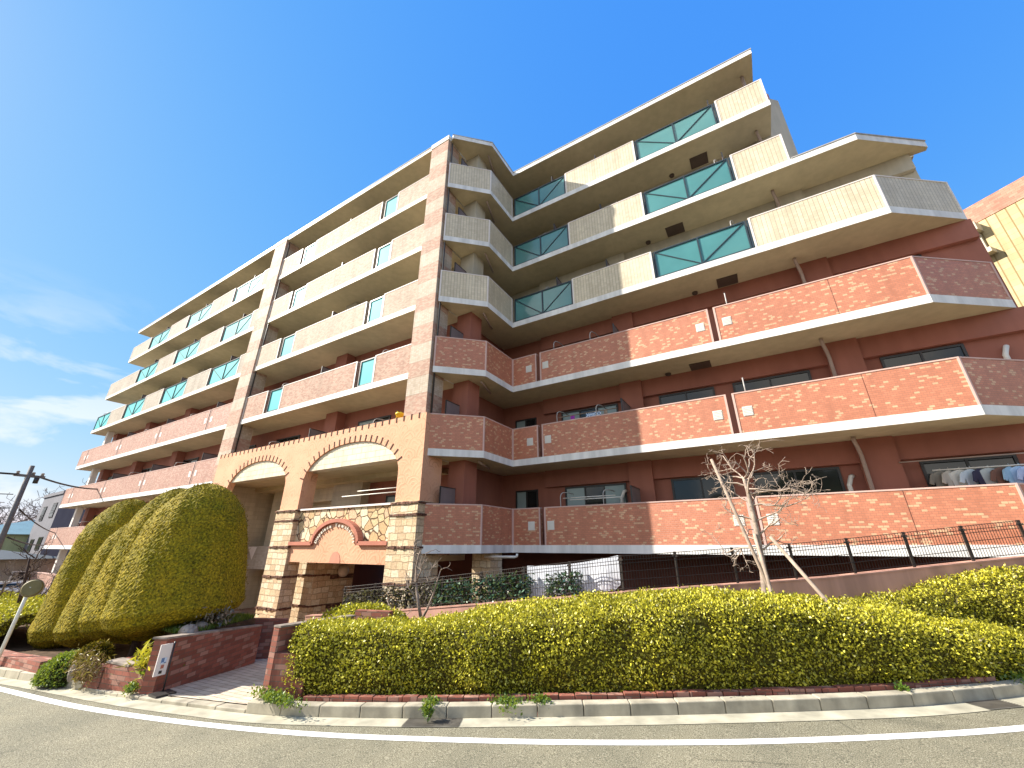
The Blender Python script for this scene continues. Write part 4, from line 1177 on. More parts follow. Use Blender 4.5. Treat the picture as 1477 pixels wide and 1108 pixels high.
wash = [(3.80, (.30, .27, .22), 'dark beige shirt, first from the left on the far right washing line'), (3.98, (.55, .50, .42), 'beige shirt next to the white blouse on the far right washing line'),
        (4.20, (.68, .66, .60), 'cream shirt in the left group of the far right washing line'), (4.42, (.70, .80, .86), 'pale blue-white blouse with short sleeves on the far right washing line'),
        (4.60, (.06, .06, .10), 'black shirt between the blouse and the striped top on the washing line'), (4.78, (.50, .55, .55), 'narrow grey-white top right of the black shirt on the washing line'),
        (5.02, (.22, .12, .09), 'brown shirt in the middle of the far right washing line'), (5.18, (.34, .55, .72), 'light blue hooded top on the far right washing line'),
        (5.36, (.42, .60, .82), 'blue striped shirt right of the hooded top'), (5.52, (.52, .64, .90), 'lavender-blue shirt on the far right washing line'),
        (5.68, (.03, .035, .07), 'navy shirt right of the lavender-blue shirt'), (5.84, (.12, .26, .38), 'teal-blue top, last on the far right washing line')]
for i, (x, c, lab) in enumerate(wash):
    garment(3.85 + (x - 3.8) * .84, YR + 1.15, Z['R1'] + 1.90, .46, .78, cloth('cloth_%d' % i, c), lab, rot=.55 + .3 * math.sin(i * 2.1))
def drape(x, y, z, w, h, mat, label, name='hanging_cloth'):
    mb = MB(); n = 10; 
    for i in range(n):
        for j in range(4):
            def P(a, b, o):
                u_, v_ = a / n, b / 4
                return (x + (u_ - .5) * w * (1 + .1 * v_), y + .03 * math.sin(u_ * 17) * (v_ + .2) + o, z - v_ * h * (1 + .06 * math.sin(u_ * 9)))
            mb.face([P(i, j + 1, 0), P(i + 1, j + 1, 0), P(i + 1, j, 0), P(i, j, 0)], 0, True)
            mb.face([P(i, j, .012), P(i + 1, j, .012), P(i + 1, j + 1, .012), P(i, j + 1, .012)], 0, True)
    return tag(mb.build(name, mat), label, 'cloth')
drape(-5.35, YR + .5, Z['R2'] + 1.74, .16, .45, M['purple_cloth'], 'small purple cloth hanging from the laundry pole, second red floor')
t = NT('check_cloth'); ch = t.add('ShaderNodeTexChecker'); t.put(ch.inputs['Vector'], t.uv()); ch.inputs['Scale'].default_value = 16
t.put(ch.inputs[1], (.55, .66, .80)); t.put(ch.inputs[2], (.12, .20, .34)); M['check_cloth'] = t.pbr(ch.outputs[0], .9)
drape(-4.55, YR + .5, Z['R2'] + 1.75, .55, .45, M['check_cloth'], 'blue checked cloth hanging from the laundry pole, second red floor')
drape(-4.1, YR + .5, Z['R2'] + 1.75, .12, .38, M['timber'], 'narrow yellowish cloth at the right end of the same laundry pole')
drape(.9, YR + .4, Z['R3'] + 1.62, .5, .3, M['white_cloth'], 'white cloth bundled over the pole, highest red floor')
drape(-30.2, YL + .3, Z['R3'] + 1.55, .9, .3, M['white_cloth'], 'white bedding aired on the far left balcony below the cream floors')
yp = thing('flower_pot', (-10.42, 9.56, 4.10), 'small yellow flower pot on the terrace coping beside the tiled pier', 'flower pot')
mb = MB(); mb.lathe((-10.42, 9.56, 4.10), [(.09, 0), (.14, .2), (.16, .21), (.16, .25), (.13, .25), (.12, .2)], 14); mb.build('pot', M['yellow_plastic'], yp)
p_ = np.array([[-10.42, 9.56, 4.33]]) + RNG.normal(0, .05, (60, 3)); leaves('leaf_tuft', p_, RNG.normal(0, 1, (60, 3)), .08, .04, M['azalea'], yp)

# ------------------------------------------------------------------ hedges and bushes
FB = [(-6.62, 4.42, -1.17), (-5.61, 4.78, -1.16), (-4.74, 5.23, -1.15), (-3.85, 5.66, -1.08), (-2.97, 6.08, -1.0), (-2.12, 6.46, -.91), (-1.29, 6.89, -.83), (-.49, 7.34, -.81), (.32, 7.79, -.86), (1.13, 8.31, -.97), (1.96, 8.88, -1.11), (2.75, 9.45, -1.28), (3.6, 10.2, -1.45)]
BT = [-1.27, -1.25, -1.21, -.99, -.90, -.80, -.74, -.72, -.76, -.87, -1.0, -1.14, -1.3]
WD = [1.15, 1.3, 1.4, 1.4, 1.4, 1.4, 1.35, 1.35, 1.3, 1.2, 1.1, .9, .6]
def section_hedge(name, F, back, wd, nrm, n_leaf, mat, label, L=.036, W=.022, base=.12, category='hedge', shrink=.04, round_=.16):
    """clipped hedge: front foot F=(x,y,top of front), top of back edge, depth along nrm"""
    A = cat_spline([(*f, b, w) for f, b, w in zip(F, back, wd)], 6)
    rows = []
    for x, y, zt, zb, w in A:
        z0 = gz(x, base)
        lump = .035 * math.sin(x * 2.3 + 1) + .03 * math.sin(x * 5.1)
        pr = [(.05, z0), (-.01 + lump, z0 + (zt - z0) * .30), (-.02 + lump, z0 + (zt - z0) * .62), (.02 + lump, zt - round_ * 1.1), (.07, zt - round_ * .45), (.18, zt - .03), (w * .35, zt + (zb - zt) * .45 + .02), (w * .7, zt + (zb - zt) * .85 + .02), (w - .12, zb), (w - .02, zb - .14), (w, zb - .5), (w, z0)]
        rows.append([(x + nrm[0] * d, y + nrm[1] * d, z + .02 * math.sin(x * 7 + d * 9)) for d, z in pr])
    G = np.array(rows)
    # close the ends
    def cap(row): c = row.mean(0); return np.array([row * s_ + c * (1 - s_) for s_ in (.05, .5, .9)])
    lo, hi = cap(G[0]), cap(G[-1])[::-1]
    e0 = np.array([(-.35, -.15, 0)]) ; G = np.concatenate([lo, G, hi])
    h = thing(name, tuple(G[len(G) // 2, 0]), label, category)
    c = G.reshape(-1, 3).mean(0)
    p, nn = grid_sample(G, n_leaf, .025)
    s_ = -1 if np.mean(nn[:, 2]) < 0 else 1
    p, nn = p - nn * s_ * .02, nn * s_
    lump = np.sin(p[:, 0] * 6.1 + 1.3 * np.sin(p[:, 2] * 7)) + np.sin(p[:, 2] * 9.3 + 2 * np.sin(p[:, 0] * 3.7)) + np.sin(p[:, 1] * 7.7 + p[:, 0] * 4.1)
    fine = np.sin(p[:, 0] * 23 + 3 * np.sin(p[:, 2] * 13)) + np.sin(p[:, 2] * 31 + 2 * np.sin(p[:, 0] * 17))
    keep = RNG.random(len(p)) > np.clip(.13 - .10 * lump - .11 * fine, 0, .7) * (nn[:, 2] < .75)
    p = p + nn * (.011 * lump)[:, None] + nn * (RNG.random(len(p)) > .97)[:, None] * .05
    leaves('foliage', p[keep], nn[keep], L, W, mat, h, up=.35, spread=.62, out=.42, flat=.5)
    tw = MB(); q, nq = grid_sample(G, 150 if n_leaf > 20000 else 20, .01)
    for a_, b_ in zip(q, nq * s_):
        d_ = Vector(b_) * .6 + Vector((random.uniform(-1, 1), random.uniform(-1, 1), random.uniform(0, 1))) * .7
        tw.tube([tuple(Vector(a_) - Vector(b_) * .06), tuple(Vector(a_) + d_ * .05)], [.004, .0022], 4)
    tw.build('twigs', M['bark'], h)
    # dark twiggy core just inside
    ctr = G.mean(1, keepdims=True)
    core = G + (ctr - G) * (shrink / (np.linalg.norm(ctr - G, axis=2, keepdims=True) + 1e-6)) * 1.0
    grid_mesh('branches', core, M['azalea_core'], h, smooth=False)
    return h
section_hedge('hedge', FB, BT, WD, (-.49, .87), 118000, M['azalea'], 'long clipped azalea hedge behind the kerb, tallest in its middle')
F2 = [(-.1, 9.2, -1.02), (.6, 9.45, -1.03), (1.4, 9.85, -1.06), (2.2, 10.3, -.98), (3.0, 10.85, -.75), (3.8, 11.3, -.58), (4.6, 11.8, -.5)]
section_hedge('hedge', F2, [-.95, -.93, -.93, -.80, -.55, -.42, -.35], [.8, .9, .95, 1.0, .9, .8, .6], (-.45, .89), 42000, M['azalea'], 'shorter clipped hedge along the brown wall, right of the staked tree')
def mound(name, c, r, n_leaf, mat, label, cat_, L=.05, W=.028, seed=0, up=.3, core=True, group=None, flat=2.4):
    """rounded clipped bush: superellipsoid with lumps"""
    nu, nv = 22, 40
    G = np.zeros((nu, nv + 1, 3)); ph = seed * 1.7
    for i in range(nu):
        a = (i / (nu - 1)) * math.pi * .5
        cz, sr_ = math.sin(a) ** (2 / flat), max(.02, math.cos(a)) ** (2 / flat)
        for j in range(nv + 1):
            b = 2 * math.pi * j / nv
            l = 1 + .05 * math.sin(3 * b + ph) * math.cos(a) + .035 * math.sin(7 * b + 5 * a + ph)
            G[i, j] = (c[0] + r[0] * sr_ * math.cos(b) * l, c[1] + r[1] * sr_ * math.sin(b) * l, c[2] + r[2] * cz * l)
    h = thing(name, c, label, cat_, group)
    p, nn = grid_sample(G, n_leaf, .022)
    o_ = p - np.array(c); sg = np.sign((nn * o_).sum(1))[:, None]; nn = nn * sg
    leaves('foliage', p - nn * .02, nn, L, W, mat, h, up=up)
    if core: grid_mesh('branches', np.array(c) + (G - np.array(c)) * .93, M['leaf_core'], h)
    return h
mound('bush', (-7.25, 6.35, -2.2), (1.35, .85, 1.06), 14000, M['azalea'], 'low rounded azalea mound behind the left end of the hedge, by the brick wall', 'bush', seed=2)
mound('bush', (-12.1, 3.48, -2.38), (.62, .42, .42), 6000, M['lawn'], 'small dark green clipped bush at the kerb left of the brick planter', 'bush', .04, .02, 3)
mound('bush', (-11.5, 3.62, -2.1), (.28, .26, .36), 3500, M['cypress'], 'tiny round bush in the planter below the clipped conifers', 'bush', .04, .02, 4)
section_hedge('hedge', [(-34, 3.3, -2.5), (-28, 3.3, -2.2), (-24, 3.3, -2.0), (-21.5, 3.35, -1.9), (-19.6, 3.45, -1.84), (-18.6, 3.55, -1.9)], [-1.9, -1.85, -1.8, -1.75, -1.72, -1.75], [2.2, 2.2, 2.2, 2.2, 1.9, 1.2], (-.1, 1.0), 24000, M['azalea'], 'bright yellow-green hedge on the bank at the far left, behind the mirror pole', L=.075, W=.045, base=.30)

# ------------------------------------------------------------------ clipped conifers
def egg(c, zb, zt, rad, n_leaf, label, seed, ground):
    h = thing('conifer', (c[0], c[1], ground), label, 'clipped conifer', 'row of clipped egg-shaped conifers')
    prof = [(0, .02), (.012, .42), (.04, .72), (.08, .92), (.14, 1.0), (.28, .96), (.5, .885), (.7, .79), (.8, .685), (.89, .51), (.95, .35), (.985, .19), (1, .015)]
    tt = np.linspace(0, 1, 120); tt = .5 * tt + .5 * tt * tt * (3 - 2 * tt)
    rr = np.interp(tt, [p[0] for p in prof], [p[1] for p in prof])
    nv = 190; G = np.zeros((len(tt), nv + 1, 3))
    for i, (t_, r_) in enumerate(zip(tt, rr)):
        for j in range(nv + 1):
            b = 2 * math.pi * j / nv
            l = 1 + .022 * math.sin(2 * b + seed) + .018 * math.sin(5 * b + 7 * t_ + seed) + .012 * math.sin(11 * b + 13 * t_ + seed * 2)
            dip = .20 * math.cos(b - .54) * (1 - t_) ** 4
            G[i, j] = (c[0] + rad * r_ * l * math.cos(b), c[1] + rad * r_ * l * math.sin(b), zb + (zt - zb) * t_ + dip)
    p, nn = grid_sample(G, n_leaf, .018)
    ctr = np.array([c[0], c[1], (zb + zt) / 2]); sg = np.sign((nn * (p - ctr)).sum(1))[:, None]; nn = nn * sg
    leaves('foliage', p - nn * .004, nn, .040, .016, M['cypress'], h, up=.60, spread=.34, out=.30, flat=.70)
    rel = RNG.normal(0, .006, G.shape[:2]); rel[:, -1] = rel[:, 0]
    dv = G - ctr; dv /= np.linalg.norm(dv, axis=2, keepdims=True) + 1e-9
    grid_mesh('crown', G + dv * rel[:, :, None], M['cypress_core'], h, smooth=False)
    mb = MB(); mb.tube([(c[0], c[1], ground), (c[0] + .03, c[1], ground + .25), (c[0], c[1], zb + .35)], [.13, .10, .09], 10)
    for k in range(5):
        a = k * 1.3 + seed; mb.tube([(c[0], c[1], zb - .05), (c[0] + .35 * math.cos(a), c[1] + .35 * math.sin(a), zb + .22)], [.04, .02], 6)
    mb.build('trunk', M['dark_bark'], h)
egg((-11.28, 4.67), -1.68, 1.38, 1.20, 7000, 'biggest clipped conifer, nearest to the driveway and in front of the others', 1, gz(-11.3, -.1))
egg((-13.33, 4.88), -1.97, 1.43, 1.15, 5000, 'clipped conifer directly behind the biggest one, second from the driveway', 2.3, gz(-13.3, -.1))
egg((-15.40, 5.04), -2.34, .78, 1.10, 4500, 'shortest clipped conifer, third from the driveway', 3.1, gz(-15.4, -.1))
egg((-17.83, 5.30), -2.72, 1.44, 1.25, 4500, 'clipped conifer at the far end of the row, furthest from the driveway', 4.6, gz(-17.8, -.1))

# ------------------------------------------------------------------ brick walls and planters
mb = MB(); mb.obox((-9.21, 3.80), (-10.55, 6.20), .22, (gz(-9.16, -.3), -3.0), (-1.49, -1.74), 0, 1)
w_ = mb.build('brick_wall', M['garden_brick']); tag(w_, 'dark red brick wall along the left side of the driveway, with a sign board in front', 'brick wall')
mb = MB(); mb.obox((-9.20, 3.785), (-10.56, 6.215), .25, (-1.49, -1.74), (-1.46, -1.71), 0, 1); sub(mb.build('coping', M['stone_grey']), w_)
w_ = thing('brick_planter', (-10.0, 3.6, -2.3), 'low sunlit brick planter wall between the kerb and the biggest conifer', 'planter')
mb = MB(); mb.obox((-10.55, 3.52), (-9.38, 3.76), .2, (gz(-10.5, -.2), gz(-9.4, -.2)), (-1.93, -1.97), 0, 1); mb.build('front_wall', M['garden_brick'], w_)
mb = MB(); mb.obox((-10.56, 3.51), (-9.95, 3.635), .24, (-1.93, -1.95), (-1.90, -1.92), 0, 1); mb.build('coping', M['stone_grey'], w_)
mb = MB(); mb.obox((-10.55, 3.72), (-10.75, 4.3), .2, gz(-10.5, -.2), -1.93, 0, 0); mb.build('side_wall', M['garden_brick'], w_)
mb = MB(); mb.obox((-11.75, 3.36), (-10.60, 3.51), .2, (gz(-11.6, -.2), gz(-10.6, -.2)), (-2.08, -2.0), 0, 1)
tag(mb.build('brick_wall', M['garden_brick']), 'short brick wall under the dry brown plants beside the low planter', 'brick wall')
mb = MB(); mb.obox((-30, 2.75), (-14.9, 3.05), .3, (gz(-30, -.2), gz(-14.5, -.2)), (gz(-30, .28), gz(-14.5, .30)), 0, 1); mb.obox((-14.9, 3.05), (-12.9, 3.24), .3, (gz(-14.9, -.2), gz(-12.9, -.2)), (gz(-14.5, .30), gz(-12.9, .32)), 0, 1)
tag(mb.build('brick_wall', M['garden_brick']), 'low pinkish brick wall under the yellow-green hedge at the far left', 'brick wall')
w_ = thing('brick_wall', (-6.6, 4.2, -2.2), 'light red brick wall at the left end of the long hedge', 'brick wall')
mb = MB(); mb.obox((-6.93, 4.27), (-7.02, 5.75), .13, (gz(-6.7, -.2), -2.7), (-1.18, -1.22), 0, -1); mb.build('side_wall', M['garden_brick'], w_)
mb = MB(); mb.obox((-6.925, 4.26), (-7.025, 5.76), .17, (-1.18, -1.22), (-1.155, -1.195), 0, -1); mb.build('coping', M['stone_grey'], w_)
mb = MB(); mb.obox((-6.798, 4.285), (-6.32, 4.50), .13, gz(-6.6, -.2), -1.52, 0, 1); mb.build('front_wall', M['garden_brick'], w_)
mb = MB(); mb.obox((-6.99, 5.9), (-6.3, 6.1), .14, -2.7, -1.13, 0, 0)
tag(mb.build('brick_wall', M['garden_brick']), 'short end of brick wall behind the light red wall, below the azalea mound', 'brick wall')
mb = MB(); mb.box(-7.4, -7.12, 5.9, 6.15, -2.7, -1.32); tag(mb.build('stone_block', M['fascia']), 'small white block behind the brick walls at the driveway end', 'block')
mb = MB(); mb.obox((-11.3, 6.1), (-10.75, 6.95), .2, -3.0, (-1.62, -1.70), 0, 0); tag(mb.build('brick_wall', M['garden_brick']), 'dark brick wall behind the lawn strip, in front of the left entrance', 'brick wall')
mb = MB(); mb.prism([(-11.4, 4.6), (-9.75, 4.15), (-10.7, 6.1), (-11.7, 6.0)], -2.6, -1.58); tag(mb.build('lawn_bed', M['soil']), kind='structure')
n = 9000
p_ = np.stack([RNG.uniform(-11.3, -9.7, n), RNG.uniform(4.3, 6.1, n), np.full(n, -1.59)], 1)
k_ = (p_[:, 0] + 9.55) < -(p_[:, 1] - 4.0) * .55 - .05
tag(leaves('grass', p_[k_], np.tile([0, 0, 1.], (k_.sum(), 1)), .09, .012, M['lawn'], None, up=1.0, spread=.35), kind='stuff')
n = 5000
p_ = np.stack([RNG.uniform(-10.45, -9.5, n), RNG.uniform(3.72, 4.3, n), np.full(n, -2.02)], 1)
tag(leaves('ground_cover', p_, np.tile([0, 0, 1.], (n, 1)), .07, .03, M['lawn'], None, up=.8), kind='stuff')
mb = MB()
def rock(c, r, seed, label):
    rn = random.Random(seed); mb = MB(); n1, n2 = 7, 10; P = []
    for i in range(n1 + 1):
        a = math.pi * i / n1 - math.pi / 2
        P.append([(c[0] + r[0] * math.cos(a) * math.cos(2 * math.pi * j / n2) * rn.uniform(.85, 1.1), c[1] + r[1] * math.cos(a) * math.sin(2 * math.pi * j / n2) * rn.uniform(.85, 1.1), c[2] + r[2] * math.sin(a) * rn.uniform(.9, 1.1)) for j in range(n2)])
    for i in range(n1):
        for j in range(n2): mb.face([P[i][j], P[i][(j + 1) % n2], P[i + 1][(j + 1) % n2], P[i + 1][j]])
    return tag(mb.build('rock', M['stone_grey']), label, 'rock', 'rocks among the plants')
rock((-9.95, 4.42, -1.55), (.24, .16, .14), 1, 'grey rock at the near end of the lawn strip beside the biggest conifer')
rock((-10.25, 4.75, -1.53), (.16, .12, .1), 2, 'smaller grey rock behind the first one on the lawn strip')
rock((-11.35, 3.33, -2.14), (.09, .06, .14), 3, 'white stone standing against the short brick wall under the dry plants')
# dry hanging plants and twigs
def tuft(name, c, r, n_, mat, L, W, label, cat_, up=.3, spread=.8):
    p = np.array(c) + RNG.normal(0, 1, (n_, 3)) * np.array(r) * .5
    h = thing(name, c, label, cat_)
    leaves('foliage', p, RNG.normal(0, 1, (n_, 3)), L, W, mat, h, up=up, spread=spread)
    mb = MB()
    for k in range(7):
        a = k * .9; mb.tube([(c[0], c[1], c[2] - r[2] * .9), (c[0] + r[0] * .6 * math.cos(a), c[1] + r[1] * .6 * math.sin(a), c[2] + r[2] * .3)], [.008, .003], 4)
    mb.build('stem', M['dark_bark'], h)
    return h
tuft('dry_plant', (-11.05, 3.42, -2.02), (.5, .14, .2), 1500, M['dry_plant'], .09, .016, 'brown dried plant hanging over the short brick wall', 'dry plant', -.6)
tuft('dry_plant', (-10.35, 4.95, -1.36), (.5, .4, .18), 500, M['dry_ivy'], .10, .03, 'pale pinkish dry plant under the right side of the biggest conifer', 'dry plant', .5)
tuft('fern', (-9.75, 3.86, -1.93), (.35, .2, .18), 420, M['azalea'], .16, .03, 'yellow-green fern in the corner of the low planter', 'fern', .5)
def weeds(c, r, n_, label):
    return tuft('weed', c, tuple(v * .62 for v in r), n_, M['lawn'], .045, .022, label, 'weed', .6)
weeds((-6.45, 4.20, -2.0), (.75, .16, .08), 900, 'green weeds along the kerb in front of the light red brick wall')['group'] = 'weeds at the kerb'
for x, y, r_, lab in ((-4.35, 5.12, .12, 'small weed at the foot of the hedge above the drain cover'), (-3.45, 5.58, .26, 'widest weed clump at the foot of the hedge near its left third'), (-3.05, 5.80, .16, 'round weed clump just right of the widest one'), (-4.25, 4.92, .09, 'single weed growing between kerb and drain cover'), (1.1, 8.12, .08, 'small weed in the kerb joint towards the right'), (2.6, 9.35, .4, 'straggling weeds at the right end of the kerb'), (-9.55, 3.62, .14, 'weed at the foot of the low brick planter')):
    weeds((x, y, gz(x, .14)), (r_ * 1.3, r_, .11), int(1500 * r_) + 80, lab)['group'] = 'weeds at the kerb'
# brick edging on the kerb in front of the hedge
mb = MB(); s = arc[ci(-6.1)]
while s < arc[ci(2.4)]:
    a, b = cpos(s + .004), cpos(s + .21); k = int(np.searchsorted(arc, s)); o_ = CN[k] * .19
    j = random.uniform(-.008, .008)
    mb.obox(a + o_, b + o_, .10, (gz(a[0], .0), gz(b[0], .0)), (gz(a[0], .185 + j), gz(b[0], .185 + j)), 0, 1); s += .218
tag(mb.build('brick_edging', M['garden_brick'], bevel=.006), 'row of low red edging bricks between the kerb and the hedge', 'edging')
# planter box beside the stone column
pb = thing('planter_box', (-11.55, 7.0, -2.53), 'square grey planter box with a leafy plant at the end of the driveway', 'planter')
mb = MB()
for (xa, xb, ya, yb) in ((-11.9, -11.2, 6.75, 6.81), (-11.9, -11.2, 7.25, 7.31), (-11.9, -11.84, 6.81, 7.25), (-11.26, -11.2, 6.81, 7.25)): mb.box(xa, xb, ya, yb, -2.53, -2.24)
mb.box(-11.84, -11.26, 6.81, 7.25, -2.53, -2.29, 1)
mb.build('box', [M['gutter_stone'], M['soil']], pb)
p_ = np.array([[-11.55, 7.03, -2.28]]) + RNG.normal(0, 1, (260, 3)) * np.array([.14, .12, .06]); leaves('foliage', p_, np.tile([0, 0, 1.], (260, 1)), .22, .04, M['lawn'], pb, up=.9, spread=.6)

# ------------------------------------------------------------------ retaining wall and mesh fence on it
FW = [(-11.6, 8.0), (-2.68, 8.6), (4.35, 12.38)]
def wtop(x): return float(np.interp(x, [-11.6, -9.47, -7.66, -6.0, -2.68, .73, 4.11, 4.6], [-1.82, -1.61, -1.41, -1.22, -.835, -.572, -.187, -.15]))
rw = thing('retaining_wall', (-6, 8.3, -2.6), 'pinkish rendered wall under the wire fence, climbing to the right', 'wall')
def wall_run(a, b, n):
    mb = MB(); a, b = Vector(a), Vector(b)
    for i in range(n):
        p, q = a.lerp(b, i / n), a.lerp(b, (i + 1) / n)
        mb.obox(p, q, .2, -3.1, (wtop(p.x) - .03, wtop(q.x) - .03), 0, 1)
    return mb.build('wall_panel', M['wall_pink'], rw)
def coping_run(a, b, n):
    mb = MB(); a, b = Vector(a), Vector(b)
    for i in range(n):
        p, q = a.lerp(b, i / n), a.lerp(b, (i + 1) / n); d = (b - a).normalized(); o = Vector((d.y, -d.x)) * .012
        mb.obox(p + o, q + o, .224, (wtop(p.x) - .03, wtop(q.x) - .03), (wtop(p.x), wtop(q.x)), 0, 1)
    return mb.build('coping', M['wall_pink'], rw)
wall_run(FW[0], FW[1], 8); wall_run(FW[1], FW[2], 6); coping_run(FW[0], FW[1], 8); coping_run(FW[1], FW[2], 6)
fence = thing('wire_fence', (-3, 9, -.9), 'dark brown wire mesh fence standing on the pinkish rendered wall', 'fence')
def frange(a, b, n0):
    a, b = Vector(a), Vector(b); d = (b - a).normalized(); nrm_ = Vector((-d.y, d.x)) * .1
    return [a.lerp(b, i / n0) + nrm_ for i in range(n0 + 1)]
FP = frange((-10.3, 8.087), FW[1], 7) + frange(FW[1], FW[2], 7)[1:]
FHT = .62
for i, p in enumerate(FP):
    mb = MB(); z = wtop(p.x); mb.box(p.x - .022, p.x + .022, p.y - .022, p.y + .022, z - .01, z + FHT + .03)
    po = mb.build('post', M['fence_metal'], fence)
    mb = MB(); mb.box(p.x - .05, p.x + .05, p.y - .036, p.y - .022, z + FHT - .07, z + FHT - .035); sub(mb.build('clamp', M['fence_metal']), po)
for p, q in zip(FP[:-1], FP[1:]):
    mb = MB(); d = (q - p).normalized(); n_ = Vector((d.y, -d.x)) * .024
    L_ = (q - p).length; nv = int(L_ / .055)
    for k in range(nv + 1):
        c = p + d * min(L_, (k + .3) * .055) + n_; z = wtop(c.x)
        mb.tube([(c.x, c.y, z + .03), (c.x, c.y, z + FHT - .06), (c.x + n_.x * .6, c.y + n_.y * .6, z + FHT - .02), (c.x - n_.x * .2, c.y - n_.y * .2, z + FHT + .02)], .0048, 4, caps=False)
    for h_ in (.05, .20, .35, .50, FHT - .06, FHT + .015):
        a, b = p + n_ * 1.2, q + n_ * 1.2
        mb.tube([(a.x, a.y, wtop(a.x) + h_), (b.x, b.y, wtop(b.x) + h_)], .006, 4, caps=False)
    mb.build('mesh_panel', M['fence_metal'], fence)
def on_fence(x):
    for p, q in zip(FP[:-1], FP[1:]):
        if p.x <= x <= q.x: return p.lerp(q, (x - p.x) / (q.x - p.x))
    return FP[0]
def leaf_screen(x0, x1, n_, mat, label, h0, h1, dens=None):
    P_ = []
    for k in range(n_):
        x = RNG.uniform(x0, x1); c = on_fence(x); v = RNG.beta(1.1, 1.2) * (h1 - h0) + h0
        P_.append((c.x + RNG.normal(0, .02), c.y + .04 + RNG.normal(0, .03), wtop(c.x) + v))
    P_ = np.array(P_); h = thing('leaf_screen', tuple(P_.mean(0)), label, 'leaf screen', 'leaf screens tied to the fence')
    leaves('foliage', P_, np.tile([.1, -1., .1], (n_, 1)), .085, .05, mat, h, up=-.1, spread=.6)
    mb = MB()
    for v in np.linspace(h0 + .04, h1 - .03, 5):
        a, b = on_fence(x0), on_fence(x1); mb.tube([(a.x, a.y + .03, wtop(a.x) + v), (b.x, b.y + .03, wtop(b.x) + v)], .006, 4)
    mb.build('netting', M['fence_metal'], h)
leaf_screen(-10.25, -7.3, 2000, M['dry_ivy'], 'faded brown-grey leaf screen on the left end of the wire fence', .03, .50)
leaf_screen(-7.3, -4.7, 1900, M['ivy'], 'green artificial ivy screen along the middle of the fence, left of the white sheet', .03, .52)
leaf_screen(-4.35, -3.55, 420, M['ivy'], 'short green ivy screen hanging in front of the white sheet', .04, .45)
mb = MB(); n = 16
sa, sb = Vector((-4.85, 8.70)), Vector((-2.78, 8.86))
def SP(i, j, o):
    p = sa.lerp(sb, i / n); u_ = j / 5
    top = .66 - .06 * math.sin(i / n * math.pi) ; bot = .02 + (.10 if i == n else 0)
    return (p.x, p.y + .03 * math.sin(i * 1.3) * u_ + o, wtop(p.x) + bot + (top - bot) * (1 - u_))
for i in range(n):
    for j in range(5):
        mb.face([SP(i, j + 1, 0), SP(i + 1, j + 1, 0), SP(i + 1, j, 0), SP(i, j, 0)], 0, True)
        mb.face([SP(i, j, .01), SP(i + 1, j, .01), SP(i + 1, j + 1, .01), SP(i, j + 1, .01)], 0, True)
tag(mb.build('white_sheet', M['white_cloth']), 'white plastic sheet hung behind the wire fence, right of the ivy screen', 'sheet')

# ------------------------------------------------------------------ bare trees
def branchy(mb, p, d, length, rad, depth, rn, kink=.25, split=(2, 3), shrink=.72, upw=.08, spread=.6, seg=6, minr=.004):
    pts, rr = [Vector(p)], [rad]; d = Vector(d).normalized(); n = 4
    for i in range(n):
        d = (d + Vector((rn.gauss(0, kink), rn.gauss(0, kink), rn.gauss(0, kink) + upw))).normalized()
        pts.append(pts[-1] + d * (length / n)); rr.append(max(minr, rad * (1 - .4 * (i + 1) / n)))
    mb.tube(pts, rr, seg if rad > .02 else 4, caps=False)
    if depth == 0: return
    for k in range(rn.randint(*split)):
        f = rn.uniform(.35, 1.0) if k else 1.0
        i = min(n, max(1, int(round(f * n)))); q = pts[i]
        s_ = d.orthogonal(); s_.rotate(Matrix.Rotation(rn.uniform(0, 2 * math.pi), 3, d)); nd = (d * (1 - spread * .45) + s_ * spread * rn.uniform(.6, 1.2)).normalized()
        branchy(mb, q, nd, length * shrink * rn.uniform(.75, 1.15), rr[i] * .72, depth - 1, rn, kink, split, shrink, upw, spread, seg, minr)
rn = random.Random(11)
tr = thing('bare_tree', (-.30, 9.0, -1.85), 'small pruned bare tree tied to wooden stakes behind the long hedge', 'tree')
mb = MB(); tp = [(-.30, 9.0, -1.85), (-.31, 9.0, -1.2), (-.22, 9.0, -.35), (-.19, 8.99, .3), (-.20, 9.0, .95), (-.22, 9.01, 1.2)]
mb.tube(tp, [.075, .066, .058, .046, .034, .028], 10); mb.build('trunk', M['bark'], tr)
mb = MB()
for z, a, l in ((.15, 0, .55), (.1, 180, .7), (-.1, 10, .5), (-.05, 160, .62), (.4, -20, .62), (.45, 195, .5), (.7, 5, .75), (.75, 170, .6), (.9, 20, .8), (1.0, -30, .72), (1.05, 200, .62), (.6, 90, .5), (.9, -90, .5), (1.15, 40, .6), (1.2, 150, .6), (1.2, 100, .7), (1.2, -60, .6), (1.2, 80, .75)):
    x = float(np.interp(z, [-1.85, -.35, .95, 1.2], [-.3, -.22, -.2, -.22]))
    branchy(mb, (x, 9.0, z), (math.cos(R(a)), .35 * math.sin(R(a)), .22 + .5 * max(0, z - .95)), l, .017, 3, rn, .26, (2, 4), .58, .02, .75, 5, .0034)
mb.build('crown', M['pale_twig'], tr)
